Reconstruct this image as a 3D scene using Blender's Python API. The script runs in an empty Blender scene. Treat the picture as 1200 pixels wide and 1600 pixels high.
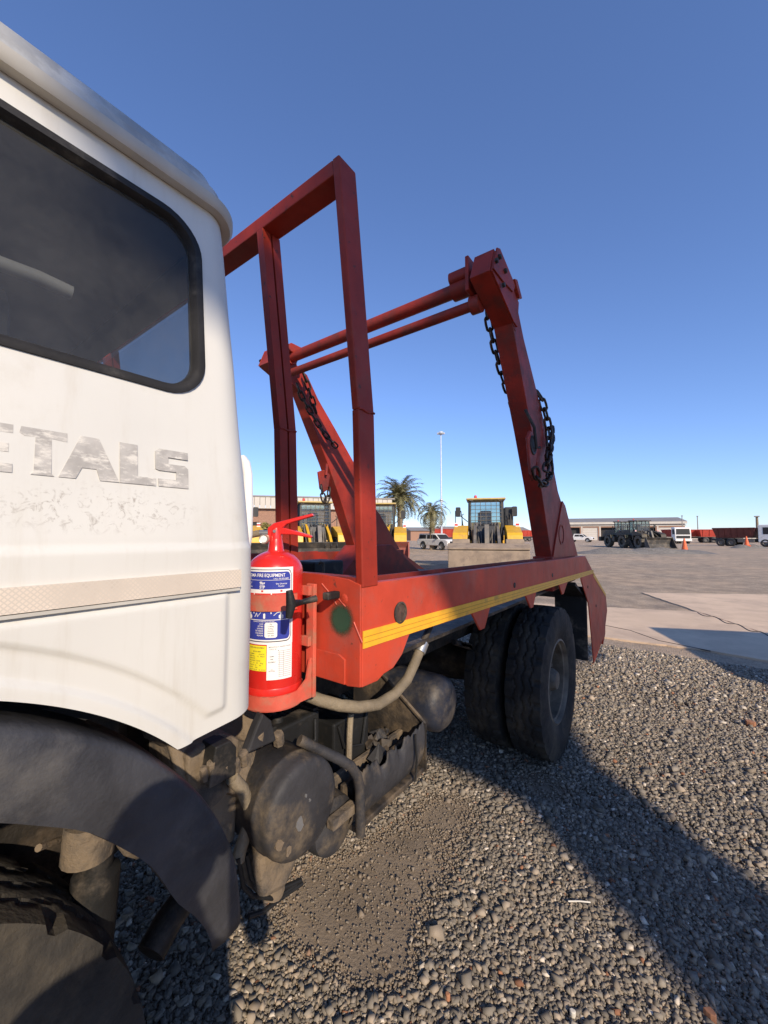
import bpy, math, random
import numpy as np
from mathutils import Vector, Matrix
random.seed(7); RNG = np.random.default_rng(11)
sc = bpy.context.scene
# ------------------------------------------------------------ camera
FPX, CAMH = 620.0, 1.63
PSI, PIT = math.atan2(465, 620), math.atan2(35, 620)
_fh = np.array([-math.sin(PSI), math.cos(PSI), 0.0]); RT = np.array([math.cos(PSI), math.sin(PSI), 0.0])
FW = _fh * math.cos(PIT) + np.array([0, 0, math.sin(PIT)]); UP = np.cross(RT, FW)
CAM = np.array([0, 0, CAMH])
cd = bpy.data.cameras.new('camera'); co = bpy.data.objects.new('camera', cd); sc.collection.objects.link(co)
cd.sensor_fit = 'HORIZONTAL'; cd.sensor_width = 36; cd.lens = 36 * FPX / 1200; cd.clip_start = 0.03; cd.clip_end = 4000
m = Matrix.Identity(4)
for i in range(3):
    m[i][0], m[i][1], m[i][2], m[i][3] = RT[i], UP[i], -FW[i], CAM[i]
co.matrix_world = m; sc.camera = co
# ------------------------------------------------------------ world and sun
SUND = Vector((-0.737, 0.468, -0.488)).normalized()
w = bpy.data.worlds.new('World'); sc.world = w; w.use_nodes = True
wn = w.node_tree; bg = wn.nodes['Background']
sky = wn.nodes.new('ShaderNodeTexSky'); sky.sky_type = 'NISHITA'; sky.sun_disc = False
sky.sun_elevation = math.radians(29.2); sky.sun_rotation = math.atan2(-SUND.x, -SUND.y)
sky.altitude = 600; sky.air_density = 1.0; sky.dust_density = 0.1; sky.ozone_density = 3.0
gm = wn.nodes.new('ShaderNodeGamma'); gm.inputs[1].default_value = .86; tn_ = wn.nodes.new('ShaderNodeMix'); tn_.data_type = 'RGBA'; tn_.blend_type = 'MULTIPLY'; tn_.inputs[0].default_value = 1; tn_.inputs[7].default_value = (.79, .91, 1.23, 1)
wn.links.new(sky.outputs[0], gm.inputs[0]); wn.links.new(gm.outputs[0], tn_.inputs[6]); wn.links.new(tn_.outputs[2], bg.inputs[0]); bg.inputs[1].default_value = 0.142
sl = bpy.data.lights.new('sun', 'SUN'); sl.energy = 3.9; sl.angle = math.radians(0.53); sl.color = (1.0, 0.86, 0.68)
so = bpy.data.objects.new('sun', sl); sc.collection.objects.link(so)
so.rotation_euler = SUND.to_track_quat('-Z', 'Y').to_euler(); so.location = (20, -12, 15)
vs = sc.view_settings; vs.view_transform = 'Standard'; vs.look = 'None'; vs.exposure = 0.5; vs.gamma = 1.0; vs.use_curve_mapping = False
# ------------------------------------------------------------ helpers
def P(x, y, X=None, Y=None, Z=None):
    """photo pixel -> point where its ray meets the given plane"""
    d = FW + RT * (x - 600) / FPX - UP * (y - 800) / FPX
    i, v = (0, X) if X is not None else (1, Y) if Y is not None else (2, Z)
    return CAM + d * ((v - CAM[i]) / d[i])
def G(x, dist):
    """ground point at pixel column x and forward distance dist"""
    p = _fh * dist + RT * (x - 600) / FPX * dist
    return np.array([p[0], p[1], 0.0])
class MB:
    def __init__(s): s.v = []; s.f = []; s.sm = False
    def add(s, vs, fs):
        n = len(s.v); s.v += [tuple(map(float, a)) for a in vs]; s.f += [tuple(n + i for i in f) for f in fs]; return s
    def box(s, c, d, R=None):
        vs = [np.array((x * d[0] / 2, y * d[1] / 2, z * d[2] / 2)) for x in (-1, 1) for y in (-1, 1) for z in (-1, 1)]
        if R is not None: vs = [np.array(R @ Vector(a)) for a in vs]
        return s.add([a + np.array(c) for a in vs], [(0, 1, 3, 2), (4, 6, 7, 5), (0, 4, 5, 1), (2, 3, 7, 6), (0, 2, 6, 4), (1, 5, 7, 3)])
    def b(s, x0, x1, y0, y1, z0, z1):
        return s.box(((x0 + x1) / 2, (y0 + y1) / 2, (z0 + z1) / 2), (abs(x1 - x0), abs(y1 - y0), abs(z1 - z0)))
    def prism(s, poly, axis, t0, t1):
        """poly in the two other axes (in x,y,z order), extruded along axis"""
        def mk(a, b, t): return {0: (t, a, b), 1: (a, t, b), 2: (a, b, t)}[axis]
        n = len(poly)
        return s.add([mk(a, b, t0) for a, b in poly] + [mk(a, b, t1) for a, b in poly],
                     [tuple(range(n)), tuple(range(2 * n - 1, n - 1, -1))] + [(i, n + i, n + (i + 1) % n, (i + 1) % n) for i in range(n)])
    def tube(s, path, r, seg=10, closed=False, caps=True, up=None):
        pts = [np.array(p, float) for p in path]; n = len(pts); rr = r if hasattr(r, '__len__') else [r] * n
        T = []
        for i in range(n):
            a = pts[(i - 1) % n] if (closed or i > 0) else pts[i]; c = pts[(i + 1) % n] if (closed or i < n - 1) else pts[i]
            t = c - a; T.append(t / (np.linalg.norm(t) + 1e-9))
        u = np.array(up, float) if up is not None else (np.array([0, 0, 1.0]) if abs(T[0][2]) < .9 else np.array([1.0, 0, 0]))
        vs = []
        for i in range(n):
            u = u - T[i] * (u @ T[i]); u /= np.linalg.norm(u) + 1e-9; w2 = np.cross(T[i], u)
            for k in range(seg):
                a = 2 * math.pi * k / seg; vs.append(pts[i] + rr[i] * (u * math.cos(a) + w2 * math.sin(a)))
        fs = [(i * seg + k, i * seg + (k + 1) % seg, ((i + 1) % n) * seg + (k + 1) % seg, ((i + 1) % n) * seg + k)
              for i in range(n if closed else n - 1) for k in range(seg)]
        if caps and not closed: fs += [tuple(range(seg - 1, -1, -1)), tuple((n - 1) * seg + k for k in range(seg))]
        return s.add(vs, fs)
    def lathe(s, prof, o, d, seg=24, mod=None, closed=False):
        """prof [(r, h)] turned round the axis through o along d"""
        d = np.array(d, float); d /= np.linalg.norm(d); o = np.array(o, float)
        u = np.array([0, 0, 1.0]) if abs(d[2]) < .9 else np.array([1.0, 0, 0]); u = u - d * (u @ d); u /= np.linalg.norm(u); w2 = np.cross(d, u)
        n = len(prof); vs = []
        for k in range(seg):
            a = 2 * math.pi * k / seg
            for j, (r, h) in enumerate(prof):
                if mod: r = r + mod(j, k, h)
                vs.append(o + d * h + r * (u * math.cos(a) + w2 * math.sin(a)))
        fs = [(k * n + j, k * n + j + 1, ((k + 1) % seg) * n + j + 1, ((k + 1) % seg) * n + j) for k in range(seg) for j in range(n - 1)]
        if closed: fs += [(k * n + n - 1, k * n, ((k + 1) % seg) * n, ((k + 1) % seg) * n + n - 1) for k in range(seg)]
        return s.add(vs, fs)
    def grid(s, rows, cols, fn, skip=None, wrap=False):
        vs = [fn(i, j) for i in range(rows) for j in range(cols)]
        fs = []
        for i in range(rows - 1):
            for j in range(cols if wrap else cols - 1):
                q = (i * cols + j, i * cols + (j + 1) % cols, (i + 1) * cols + (j + 1) % cols, (i + 1) * cols + j)
                if skip and skip(*[np.mean([vs[a][k] for a in q]) for k in range(3)]): continue
                fs.append(q)
        return s.add(vs, fs)
    def build(s, name, mat, parent=None, off=(0, 0, 0), bev=0, smooth=False, solid=0):
        me = bpy.data.meshes.new(name); o3 = np.array(off, float)
        me.from_pydata([tuple(np.array(a) - o3) for a in s.v], [], s.f); me.update()
        import bmesh
        bm = bmesh.new(); bm.from_mesh(me); bmesh.ops.recalc_face_normals(bm, faces=bm.faces); bm.to_mesh(me); bm.free()
        me.materials.append(mat)
        if smooth:
            me.polygons.foreach_set('use_smooth', [True] * len(me.polygons))
            if smooth is not True: me.set_sharp_from_angle(angle=math.radians(smooth))
        ob = bpy.data.objects.new(name, me); sc.collection.objects.link(ob)
        if parent is not None: ob.parent = parent
        if solid:
            md = ob.modifiers.new('s', 'SOLIDIFY'); md.thickness = solid; md.offset = -1
        if bev:
            md = ob.modifiers.new('b', 'BEVEL'); md.width = bev; md.segments = 2; md.limit_method = 'ANGLE'; md.angle_limit = math.radians(40)
        return ob
def tag(o, label=None, cat=None, group=None, kind=None):
    for k, v in (('label', label), ('category', cat), ('group', group), ('kind', kind)):
        if v: o[k] = v
    return o
def empty(name, loc, rz=0, label=None, cat=None, group=None):
    o = bpy.data.objects.new(name, None); sc.collection.objects.link(o); o.location = tuple(loc); o.rotation_euler = (0, 0, rz)
    o.empty_display_size = .2
    return tag(o, label, cat, group)
def copy_tree(o, parent=None):
    c = o.copy(); sc.collection.objects.link(c); c.parent = parent
    for ch in o.children: copy_tree(ch, c)
    return c
def sstep(a, b, x):
    t = min(1, max(0, (x - a) / (b - a))); return t * t * (3 - 2 * t)
def rrect(a0, a1, b0, b1, r, n=6):
    out = []
    for cx, cy, s in ((a1 - r, b1 - r, 0), (a0 + r, b1 - r, 90), (a0 + r, b0 + r, 180), (a1 - r, b0 + r, 270)):
        for k in range(n + 1):
            a = math.radians(s + 90 * k / n); out.append((cx + r * math.cos(a), cy + r * math.sin(a)))
    return out
# ------------------------------------------------------------ materials
def mat(name, col, rough=.5, metal=0, var=.12, vs=6, bump=0, bs=80, dirt=None, da=.0, ds=4, rust=None, ra=0, rs=14, spec=.5, coat=0, streak=None):
    mt = bpy.data.materials.new(name); mt.use_nodes = True; nt = mt.node_tree; N = nt.nodes; L = nt.links
    bs_ = N['Principled BSDF']; bs_.inputs['Roughness'].default_value = rough; bs_.inputs['Metallic'].default_value = metal
    bs_.inputs['Specular IOR Level'].default_value = spec
    if coat: bs_.inputs['Coat Weight'].default_value = coat; bs_.inputs['Coat Roughness'].default_value = .15
    tc = N.new('ShaderNodeTexCoord')
    def noise(scale, det=6, ro=.6, vec=None):
        n = N.new('ShaderNodeTexNoise'); n.inputs['Scale'].default_value = scale; n.inputs['Detail'].default_value = det; n.inputs['Roughness'].default_value = ro
        L.new(vec if vec else tc.outputs['Object'], n.inputs['Vector']); return n.outputs['Fac']
    def ramp(src, a, b):
        r = N.new('ShaderNodeMapRange'); r.interpolation_type = 'SMOOTHSTEP'
        r.inputs['From Min'].default_value = a; r.inputs['From Max'].default_value = b; L.new(src, r.inputs['Value']); return r.outputs['Result']
    def mix(fac, a, b):
        x = N.new('ShaderNodeMix'); x.data_type = 'RGBA'
        if isinstance(fac, float): x.inputs[0].default_value = fac
        else: L.new(fac, x.inputs[0])
        for i, c in ((6, a), (7, b)):
            if isinstance(c, tuple): x.inputs[i].default_value = (*c, 1)
            else: L.new(c, x.inputs[i])
        return x.outputs[2]
    c = mix(ramp(noise(vs), .3, .7), tuple(a * (1 - var) for a in col), tuple(min(1, a * (1 + var)) for a in col))
    if dirt:
        t = .75 - da * .5
        c = mix(ramp(noise(ds, 9, .68), t - .16, t + .10), c, dirt)
    if streak:
        mp = N.new('ShaderNodeMapping'); mp.inputs['Scale'].default_value = (9, 9, .7); L.new(tc.outputs['Object'], mp.inputs['Vector'])
        f = N.new('ShaderNodeMath'); f.operation = 'MULTIPLY'; f.inputs[1].default_value = streak[1]
        L.new(ramp(noise(2.2, 8, .7, mp.outputs[0]), .5, .75), f.inputs[0]); c = mix(f.outputs[0], c, streak[0])
    if rust:
        t = .78 - ra * .4
        c = mix(ramp(noise(rs, 10, .72), t - .03, t + .03), c, rust)
    L.new(c, bs_.inputs['Base Color'])
    rr = N.new('ShaderNodeMapRange'); rr.inputs['To Min'].default_value = max(.02, rough - .12); rr.inputs['To Max'].default_value = min(1, rough + .15)
    L.new(noise(vs * 3), rr.inputs['Value']); L.new(rr.outputs[0], bs_.inputs['Roughness'])
    if bump:
        bn = N.new('ShaderNodeBump'); bn.inputs['Strength'].default_value = bump; bn.inputs['Distance'].default_value = .01
        L.new(noise(bs, 5, .6), bn.inputs['Height']); L.new(bn.outputs[0], bs_.inputs['Normal'])
    return mt
TAN = (.30, .215, .13); RUST = (.06, .025, .012)
M = {}
M['white'] = mat('cab_white_paint', (.585, .568, .515), .42, var=.025, vs=3, bump=.05, bs=9, dirt=(.49, .455, .385), da=.12, ds=5, rust=(.35, .28, .2), ra=.03, rs=60, streak=((.46, .415, .335), .38))
M['roof'] = mat('cab_roof_paint', (.46, .46, .44), .5, var=.1, vs=5, bump=.08, bs=30, dirt=(.30, .30, .29), da=.5, ds=9)
M['plain_white'] = mat('white_paint', (.74, .72, .68), .4, var=.05, dirt=(.5, .45, .38), da=.15)
M['red'] = mat('red_paint', (.275, .025, .011), .5, spec=.3, var=.3, vs=3, bump=.12, bs=18, dirt=(.22, .05, .03), da=.16, ds=5, rust=(.075, .026, .017), ra=.37, rs=30, streak=((.19, .02, .012), .55))
M['red_faded'] = mat('red_paint_faded', (.45, .050, .022), .5, spec=.35, var=.2, vs=3, bump=.12, bs=18, dirt=(.34, .085, .06), da=.22, ds=5, rust=(.15, .045, .028), ra=.34, rs=34, streak=((.30, .04, .025), .45))
M['red_worn'] = mat('red_paint_worn', (.26, .025, .014), .55, spec=.3, var=.25, vs=4, bump=.15, bs=25, dirt=(.14, .03, .022), da=.35, ds=6, rust=RUST, ra=.22, rs=16)
M['ext_red'] = mat('extinguisher_red', (.62, .022, .016), .28, var=.05, vs=4, bump=.03, bs=12, coat=.4, dirt=(.5, .09, .06), da=.05)
M['bracket_red'] = mat('bracket_red', (.55, .09, .055), .55, var=.15, vs=8, bump=.15, bs=40, dirt=(.36, .16, .10), da=.3, ds=12)
M['yellow'] = mat('yellow_tape', (.80, .40, .025), .4, var=.08, vs=20, bump=.1, bs=200, dirt=(.4, .22, .05), da=.12, ds=14, rust=(.16, .07, .03), ra=.05, rs=50)
M['black'] = mat('black_plastic', (.014, .014, .014), .55, spec=.3, var=.25, vs=6, bump=.2, bs=60, dirt=(.16, .13, .10), da=.16, ds=5)
M['mudguard'] = mat('mudguard_rubber', (.036, .036, .039), .5, spec=.35, var=.3, vs=9, bump=.3, bs=45, dirt=(.085, .08, .075), da=.16, ds=6, rust=(.15, .145, .14), ra=.03, rs=30)
M['rubber'] = mat('tyre_rubber', (.019, .018, .017), .8, spec=.3, var=.3, vs=9, bump=.35, bs=90, dirt=(.065, .053, .038), da=.3, ds=5)
M['rubber_dusty'] = mat('tyre_rubber_dusty', (.032, .029, .025), .85, spec=.3, var=.3, vs=9, bump=.4, bs=80, dirt=(.07, .058, .042), da=.25, ds=6)
M['tank'] = mat('tank_black_dusty', (.032, .031, .033), .6, spec=.3, var=.3, vs=8, bump=.25, bs=60, dirt=(.16, .122, .08), da=.24, ds=7, rust=(.30, .31, .33), ra=.03, rs=11)
M['tank_blue'] = mat('tank_dark_blue', (.015, .018, .028), .5, spec=.3, var=.4, vs=9, bump=.2, bs=50, dirt=(.09, .075, .06), da=.35, ds=6, rust=(.22, .23, .27), ra=.12, rs=22)
M['steel_dark'] = mat('dark_steel', (.024, .021, .019), .6, spec=.3, var=.3, vs=9, bump=.3, bs=70, dirt=(.15, .11, .07), da=.3, ds=6)
M['greasy'] = mat('oily_steel', (.018, .015, .012), .6, spec=.3, var=.4, vs=9, bump=.5, bs=40, dirt=(.075, .055, .037), da=.3, ds=8)
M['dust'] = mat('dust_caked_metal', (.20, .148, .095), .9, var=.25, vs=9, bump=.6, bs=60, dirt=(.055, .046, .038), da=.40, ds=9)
M['hose'] = mat('dusty_hose', (.17, .135, .09), .75, var=.2, vs=14, bump=.4, bs=120, dirt=(.30, .24, .16), da=.25)
M['chain'] = mat('chain_steel', (.035, .026, .021), .45, metal=.5, var=.3, vs=30, bump=.3, bs=80, dirt=(.12, .06, .035), da=.25, ds=20)
M['rim'] = mat('dusty_rim', (.16, .13, .095), .7, var=.2, vs=8, bump=.3, bs=40, dirt=(.07, .055, .04), da=.35, ds=5)
M['alu'] = mat('grey_metal', (.45, .45, .44), .35, metal=.8, var=.1)
M['gauge'] = mat('gauge_brass', (.55, .5, .4), .3, metal=.6)
M['lab_white'] = mat('label_white', (.78, .76, .74), .35, var=.03)
M['lab_blue'] = mat('label_blue', (.035, .05, .30), .3, var=.05)
M['lab_yellow'] = mat('label_yellow', (.82, .70, .03), .4, var=.04)
M['ink'] = mat('label_ink', (.06, .06, .07), .5)
M['lab_red'] = mat('label_red', (.55, .04, .03), .4)
M['gutter'] = mat('gutter_strip', (.46, .43, .37), .5, var=.1, rust=(.10, .07, .04), ra=.12, rs=9)
M['gasket'] = mat('window_gasket', (.016, .015, .015), .65, var=.25, vs=9, bump=.15, bs=50, dirt=(.10, .09, .075), da=.14, ds=9, spec=.3)
M['tape'] = mat('reflective_tape', (.62, .53, .43), .35, var=.06, vs=10, dirt=(.40, .35, .29), da=.2)
M['dark'] = mat('dark_trim', (.018, .018, .019), .7)
M['lining'] = mat('grey_lining', (.10, .10, .10), .8)
M['handle'] = mat('inner_handle', (.30, .29, .27), .5)
M['cat'] = mat('machine_yellow', (.66, .36, .02), .45, var=.08, dirt=(.36, .22, .08), da=.15, ds=2)
M['roof_cream'] = mat('roof_pale_yellow', (.55, .40, .14), .5)
M['heap'] = mat('heap_stone', (.17, .155, .135), .9, var=.35, vs=9, bump=.8, bs=14)
M['cat_dark'] = mat('machine_dark', (.045, .036, .024), .6, var=.2, dirt=(.16, .11, .04), da=.2, ds=2)  # near-black brown with ochre patches, for the loaders by the heap
M['mach_black'] = mat('machine_black', (.022, .022, .022), .5, dirt=(.10, .08, .06), da=.2, ds=2)
M['mach_grey'] = mat('machine_grey', (.12, .11, .10), .6, dirt=(.22, .18, .13), da=.3, ds=2)
M['bucket_tan'] = mat('worn_bucket', (.27, .205, .145), .75, var=.15, vs=2, bump=.2, bs=20, dirt=(.17, .13, .10), da=.3, ds=3)
M['bucket_dark'] = mat('dark_bucket', (.05, .045, .04), .7, var=.2, vs=2, dirt=(.15, .12, .09), da=.3, ds=2)
M['bucket_red'] = mat('red_bucket', (.30, .075, .05), .65, var=.15, vs=2, dirt=(.22, .12, .09), da=.3, ds=2)
M['mtyre'] = mat('machine_tyre', (.10, .088, .07), .9, var=.25, vs=4, bump=.3, bs=10, dirt=(.2, .16, .11), da=.3, ds=2)
M['brick'] = mat('far_brick', (.30, .17, .115), .85, var=.2, vs=9)
M['concrete'] = mat('concrete_slab', (.64, .47, .315), .85, var=.08, vs=.6, bump=.25, bs=60, dirt=(.49, .36, .25), da=.35, ds=.9)
M['fascia'] = mat('fascia', (.50, .46, .40), .6, var=.05, vs=1)
M['roofing'] = mat('roof_sheet', (.24, .22, .20), .6, var=.08, vs=.4)
M['mast'] = mat('galvanised', (.58, .60, .62), .45, metal=.3)
M['orange'] = mat('cone_orange', (.72, .13, .035), .5, var=.1)
M['tipper_red'] = mat('tipper_red', (.44, .05, .03), .5, var=.2, vs=1, dirt=(.16, .04, .03), da=.2, ds=1)
M['tipper_dark'] = mat('tipper_maroon', (.13, .03, .025), .55, var=.2, vs=1)
M['trunk'] = mat('palm_trunk', (.20, .15, .10), .9, var=.3, vs=6, bump=.6, bs=14)
M['frond'] = mat('palm_frond', (.16, .145, .065), .55, var=.35, vs=.9)
M['leaf'] = mat('tree_leaf', (.06, .085, .03), .6, var=.35, vs=.8)
M['shrub'] = mat('shrub_leaf', (.20, .17, .04), .6, var=.3, vs=1.2)
M['skin'] = mat('skin', (.33, .19, .13), .5)
M['shirt'] = mat('navy_shirt', (.035, .045, .08), .8, bump=.1, bs=60)
M['trouser'] = mat('dark_trousers', (.04, .038, .035), .85)
M['hair'] = mat('dark_hair', (.02, .015, .012), .6)
M['green'] = mat('green_spray', (.02, .065, .035), .6)
M['rusty'] = mat('rusty_hole', (.07, .04, .028), .9, var=.4, vs=60, bump=.6, bs=60)
M['terra'] = mat('brick_bit', (.36, .16, .08), .85)
M['bone'] = mat('pale_bit', (.62, .57, .48), .8)
def glass(name, tint, dust, damt):
    mt = bpy.data.materials.new(name); mt.use_nodes = True; nt = mt.node_tree; N = nt.nodes; L = nt.links
    N.remove(N['Principled BSDF']); out = N['Material Output']
    tr = N.new('ShaderNodeBsdfTransparent'); tr.inputs[0].default_value = (*tint, 1)
    gl = N.new('ShaderNodeBsdfGlossy'); gl.inputs['Roughness'].default_value = .04
    df = N.new('ShaderNodeBsdfDiffuse'); df.inputs[0].default_value = (*dust, 1)
    lw = N.new('ShaderNodeLayerWeight'); lw.inputs[0].default_value = .5; pw = N.new('ShaderNodeMath'); pw.operation = 'POWER'; pw.inputs[1].default_value = 5; L.new(lw.outputs['Facing'], pw.inputs[0]); fr = N.new('ShaderNodeMath'); fr.operation = 'MULTIPLY_ADD'; fr.inputs[1].default_value = .95; fr.inputs[2].default_value = .045; L.new(pw.outputs[0], fr.inputs[0])
    m1 = N.new('ShaderNodeMixShader'); L.new(fr.outputs[0], m1.inputs[0]); L.new(tr.outputs[0], m1.inputs[1]); L.new(gl.outputs[0], m1.inputs[2])
    tc = N.new('ShaderNodeTexCoord'); no = N.new('ShaderNodeTexNoise'); no.inputs['Scale'].default_value = 7; no.inputs['Detail'].default_value = 9; no.inputs['Roughness'].default_value = .7
    L.new(tc.outputs['Object'], no.inputs['Vector'])
    mr = N.new('ShaderNodeMapRange'); mr.inputs['From Min'].default_value = .3; mr.inputs['From Max'].default_value = .75
    mr.inputs['To Min'].default_value = damt * .5; mr.inputs['To Max'].default_value = damt * 1.6; L.new(no.outputs['Fac'], mr.inputs['Value'])
    m2 = N.new('ShaderNodeMixShader'); L.new(mr.outputs[0], m2.inputs[0]); L.new(m1.outputs[0], m2.inputs[1]); L.new(df.outputs[0], m2.inputs[2])
    L.new(m2.outputs[0], out.inputs[0]); return mt
M['glass'] = glass('dusty_glass', (.55, .57, .56), (.22, .215, .20), .12)
M['stripe_line'] = mat('stripe_line', (.50, .24, .02), .5)
M['mglass'] = glass('machine_glass', (.62, .74, .74), (.4, .42, .42), .10)
def letter_mat():
    mt = mat('worn_lettering', (.37, .35, .32), .6, var=.15, vs=30)
    nt = mt.node_tree; N = nt.nodes; L = nt.links; bs = N['Principled BSDF']; tc = N.new('ShaderNodeTexCoord')
    mp = N.new('ShaderNodeMapping'); mp.inputs['Rotation'].default_value = (.6, 0, 0); mp.inputs['Scale'].default_value = (1, 1, 2.6); L.new(tc.outputs['Object'], mp.inputs[0])
    n = N.new('ShaderNodeTexNoise'); n.inputs['Scale'].default_value = 34; n.inputs['Detail'].default_value = 9; n.inputs['Roughness'].default_value = .7; L.new(mp.outputs[0], n.inputs[0])
    r = N.new('ShaderNodeMapRange'); r.inputs['From Min'].default_value = .49; r.inputs['From Max'].default_value = .60; L.new(n.outputs['Fac'], r.inputs[0])
    x = N.new('ShaderNodeMix'); x.data_type = 'RGBA'; L.new(r.outputs[0], x.inputs[0])
    src = bs.inputs['Base Color'].links[0].from_socket; L.new(src, x.inputs[6]); x.inputs[7].default_value = (.58, .55, .49, 1); L.new(x.outputs[2], bs.inputs['Base Color'])
    return mt
M['letter'] = letter_mat()
def tape_detail(mt):
    nt = mt.node_tree; N = nt.nodes; L = nt.links; bs = N['Principled BSDF']; tc = N.new('ShaderNodeTexCoord')
    mp = N.new('ShaderNodeMapping'); mp.inputs['Rotation'].default_value = (math.radians(45), 0, 0); L.new(tc.outputs['Object'], mp.inputs[0])
    ck = N.new('ShaderNodeTexBrick'); ck.offset = 0; ck.inputs['Scale'].default_value = 1; ck.inputs['Brick Width'].default_value = .0055; ck.inputs['Row Height'].default_value = .0055
    ck.inputs['Mortar Size'].default_value = .0009; sw = N.new('ShaderNodeSeparateXYZ'); cb = N.new('ShaderNodeCombineXYZ')
    L.new(mp.outputs[0], sw.inputs[0]); L.new(sw.outputs[1], cb.inputs[0]); L.new(sw.outputs[2], cb.inputs[1]); L.new(cb.outputs[0], ck.inputs[0])
    x = N.new('ShaderNodeMix'); x.data_type = 'RGBA'; L.new(ck.outputs['Fac'], x.inputs[0]); L.new(bs.inputs['Base Color'].links[0].from_socket, x.inputs[6]); x.inputs[7].default_value = (.53, .465, .385, 1)
    L.new(x.outputs[2], bs.inputs['Base Color'])
tape_detail(M['tape'])

def soft_edge(mt, c, rx, rz):
    """spray paint that thins out round the centre c (object space)"""
    nt = mt.node_tree; N = nt.nodes; L = nt.links; bs = N['Principled BSDF']; out = N['Material Output']; tc = N.new('ShaderNodeTexCoord')
    mp = N.new('ShaderNodeMapping'); mp.vector_type = 'TEXTURE'; mp.inputs['Location'].default_value = c; mp.inputs['Scale'].default_value = (rx, 1, rz); L.new(tc.outputs['Object'], mp.inputs[0])
    sx = N.new('ShaderNodeSeparateXYZ'); L.new(mp.outputs[0], sx.inputs[0]); cb = N.new('ShaderNodeCombineXYZ'); L.new(sx.outputs[0], cb.inputs[0]); L.new(sx.outputs[2], cb.inputs[2])
    ln = N.new('ShaderNodeVectorMath'); ln.operation = 'LENGTH'; L.new(cb.outputs[0], ln.inputs[0])
    no = N.new('ShaderNodeTexNoise'); no.inputs['Scale'].default_value = 300; L.new(tc.outputs['Object'], no.inputs[0])
    ad = N.new('ShaderNodeMath'); ad.operation = 'MULTIPLY_ADD'; ad.inputs[1].default_value = .35; L.new(no.outputs['Fac'], ad.inputs[0]); L.new(ln.outputs['Value'], ad.inputs[2])
    mr = N.new('ShaderNodeMapRange'); mr.interpolation_type = 'SMOOTHSTEP'; mr.inputs['From Min'].default_value = .60; mr.inputs['From Max'].default_value = 1.12; mr.inputs['To Min'].default_value = 1; mr.inputs['To Max'].default_value = 0
    L.new(ad.outputs[0], mr.inputs[0]); L.new(mr.outputs[0], bs.inputs['Alpha'])
def scuffs(mt, y, z, ry, rz, col):
    """hand rubbed marks on the skin round (y, z) in object space"""
    nt = mt.node_tree; N = nt.nodes; L = nt.links; bs = N['Principled BSDF']; tc = N.new('ShaderNodeTexCoord')
    mp = N.new('ShaderNodeMapping'); mp.vector_type = 'TEXTURE'; mp.inputs['Location'].default_value = (0, y, z); mp.inputs['Scale'].default_value = (1, ry, rz); L.new(tc.outputs['Object'], mp.inputs[0])
    sx = N.new('ShaderNodeSeparateXYZ'); L.new(mp.outputs[0], sx.inputs[0]); cb = N.new('ShaderNodeCombineXYZ'); L.new(sx.outputs[1], cb.inputs[1]); L.new(sx.outputs[2], cb.inputs[2])
    ln = N.new('ShaderNodeVectorMath'); ln.operation = 'LENGTH'; L.new(cb.outputs[0], ln.inputs[0])
    m1 = N.new('ShaderNodeMapRange'); m1.interpolation_type = 'SMOOTHSTEP'; m1.inputs['From Min'].default_value = .3; m1.inputs['From Max'].default_value = 1; m1.inputs['To Min'].default_value = 1; m1.inputs['To Max'].default_value = 0; L.new(ln.outputs['Value'], m1.inputs[0])
    no = N.new('ShaderNodeTexNoise'); no.inputs['Scale'].default_value = 55; no.inputs['Detail'].default_value = 8; no.inputs['Roughness'].default_value = .7; no.inputs['Distortion'].default_value = 1.5; L.new(tc.outputs['Object'], no.inputs[0])
    m2 = N.new('ShaderNodeMapRange'); m2.inputs['From Min'].default_value = .53; m2.inputs['From Max'].default_value = .64; m2.inputs['To Max'].default_value = .8; L.new(no.outputs['Fac'], m2.inputs[0])
    mu = N.new('ShaderNodeMath'); mu.operation = 'MULTIPLY'; L.new(m1.outputs[0], mu.inputs[0]); L.new(m2.outputs[0], mu.inputs[1])
    x = N.new('ShaderNodeMix'); x.data_type = 'RGBA'; L.new(mu.outputs[0], x.inputs[0]); L.new(bs.inputs['Base Color'].links[0].from_socket, x.inputs[6]); x.inputs[7].default_value = (*col, 1); L.new(x.outputs[2], bs.inputs['Base Color'])
scuffs(M['white'], .25 - 1.5, 1.672, .19, .05, (.26, .22, .175))

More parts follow.
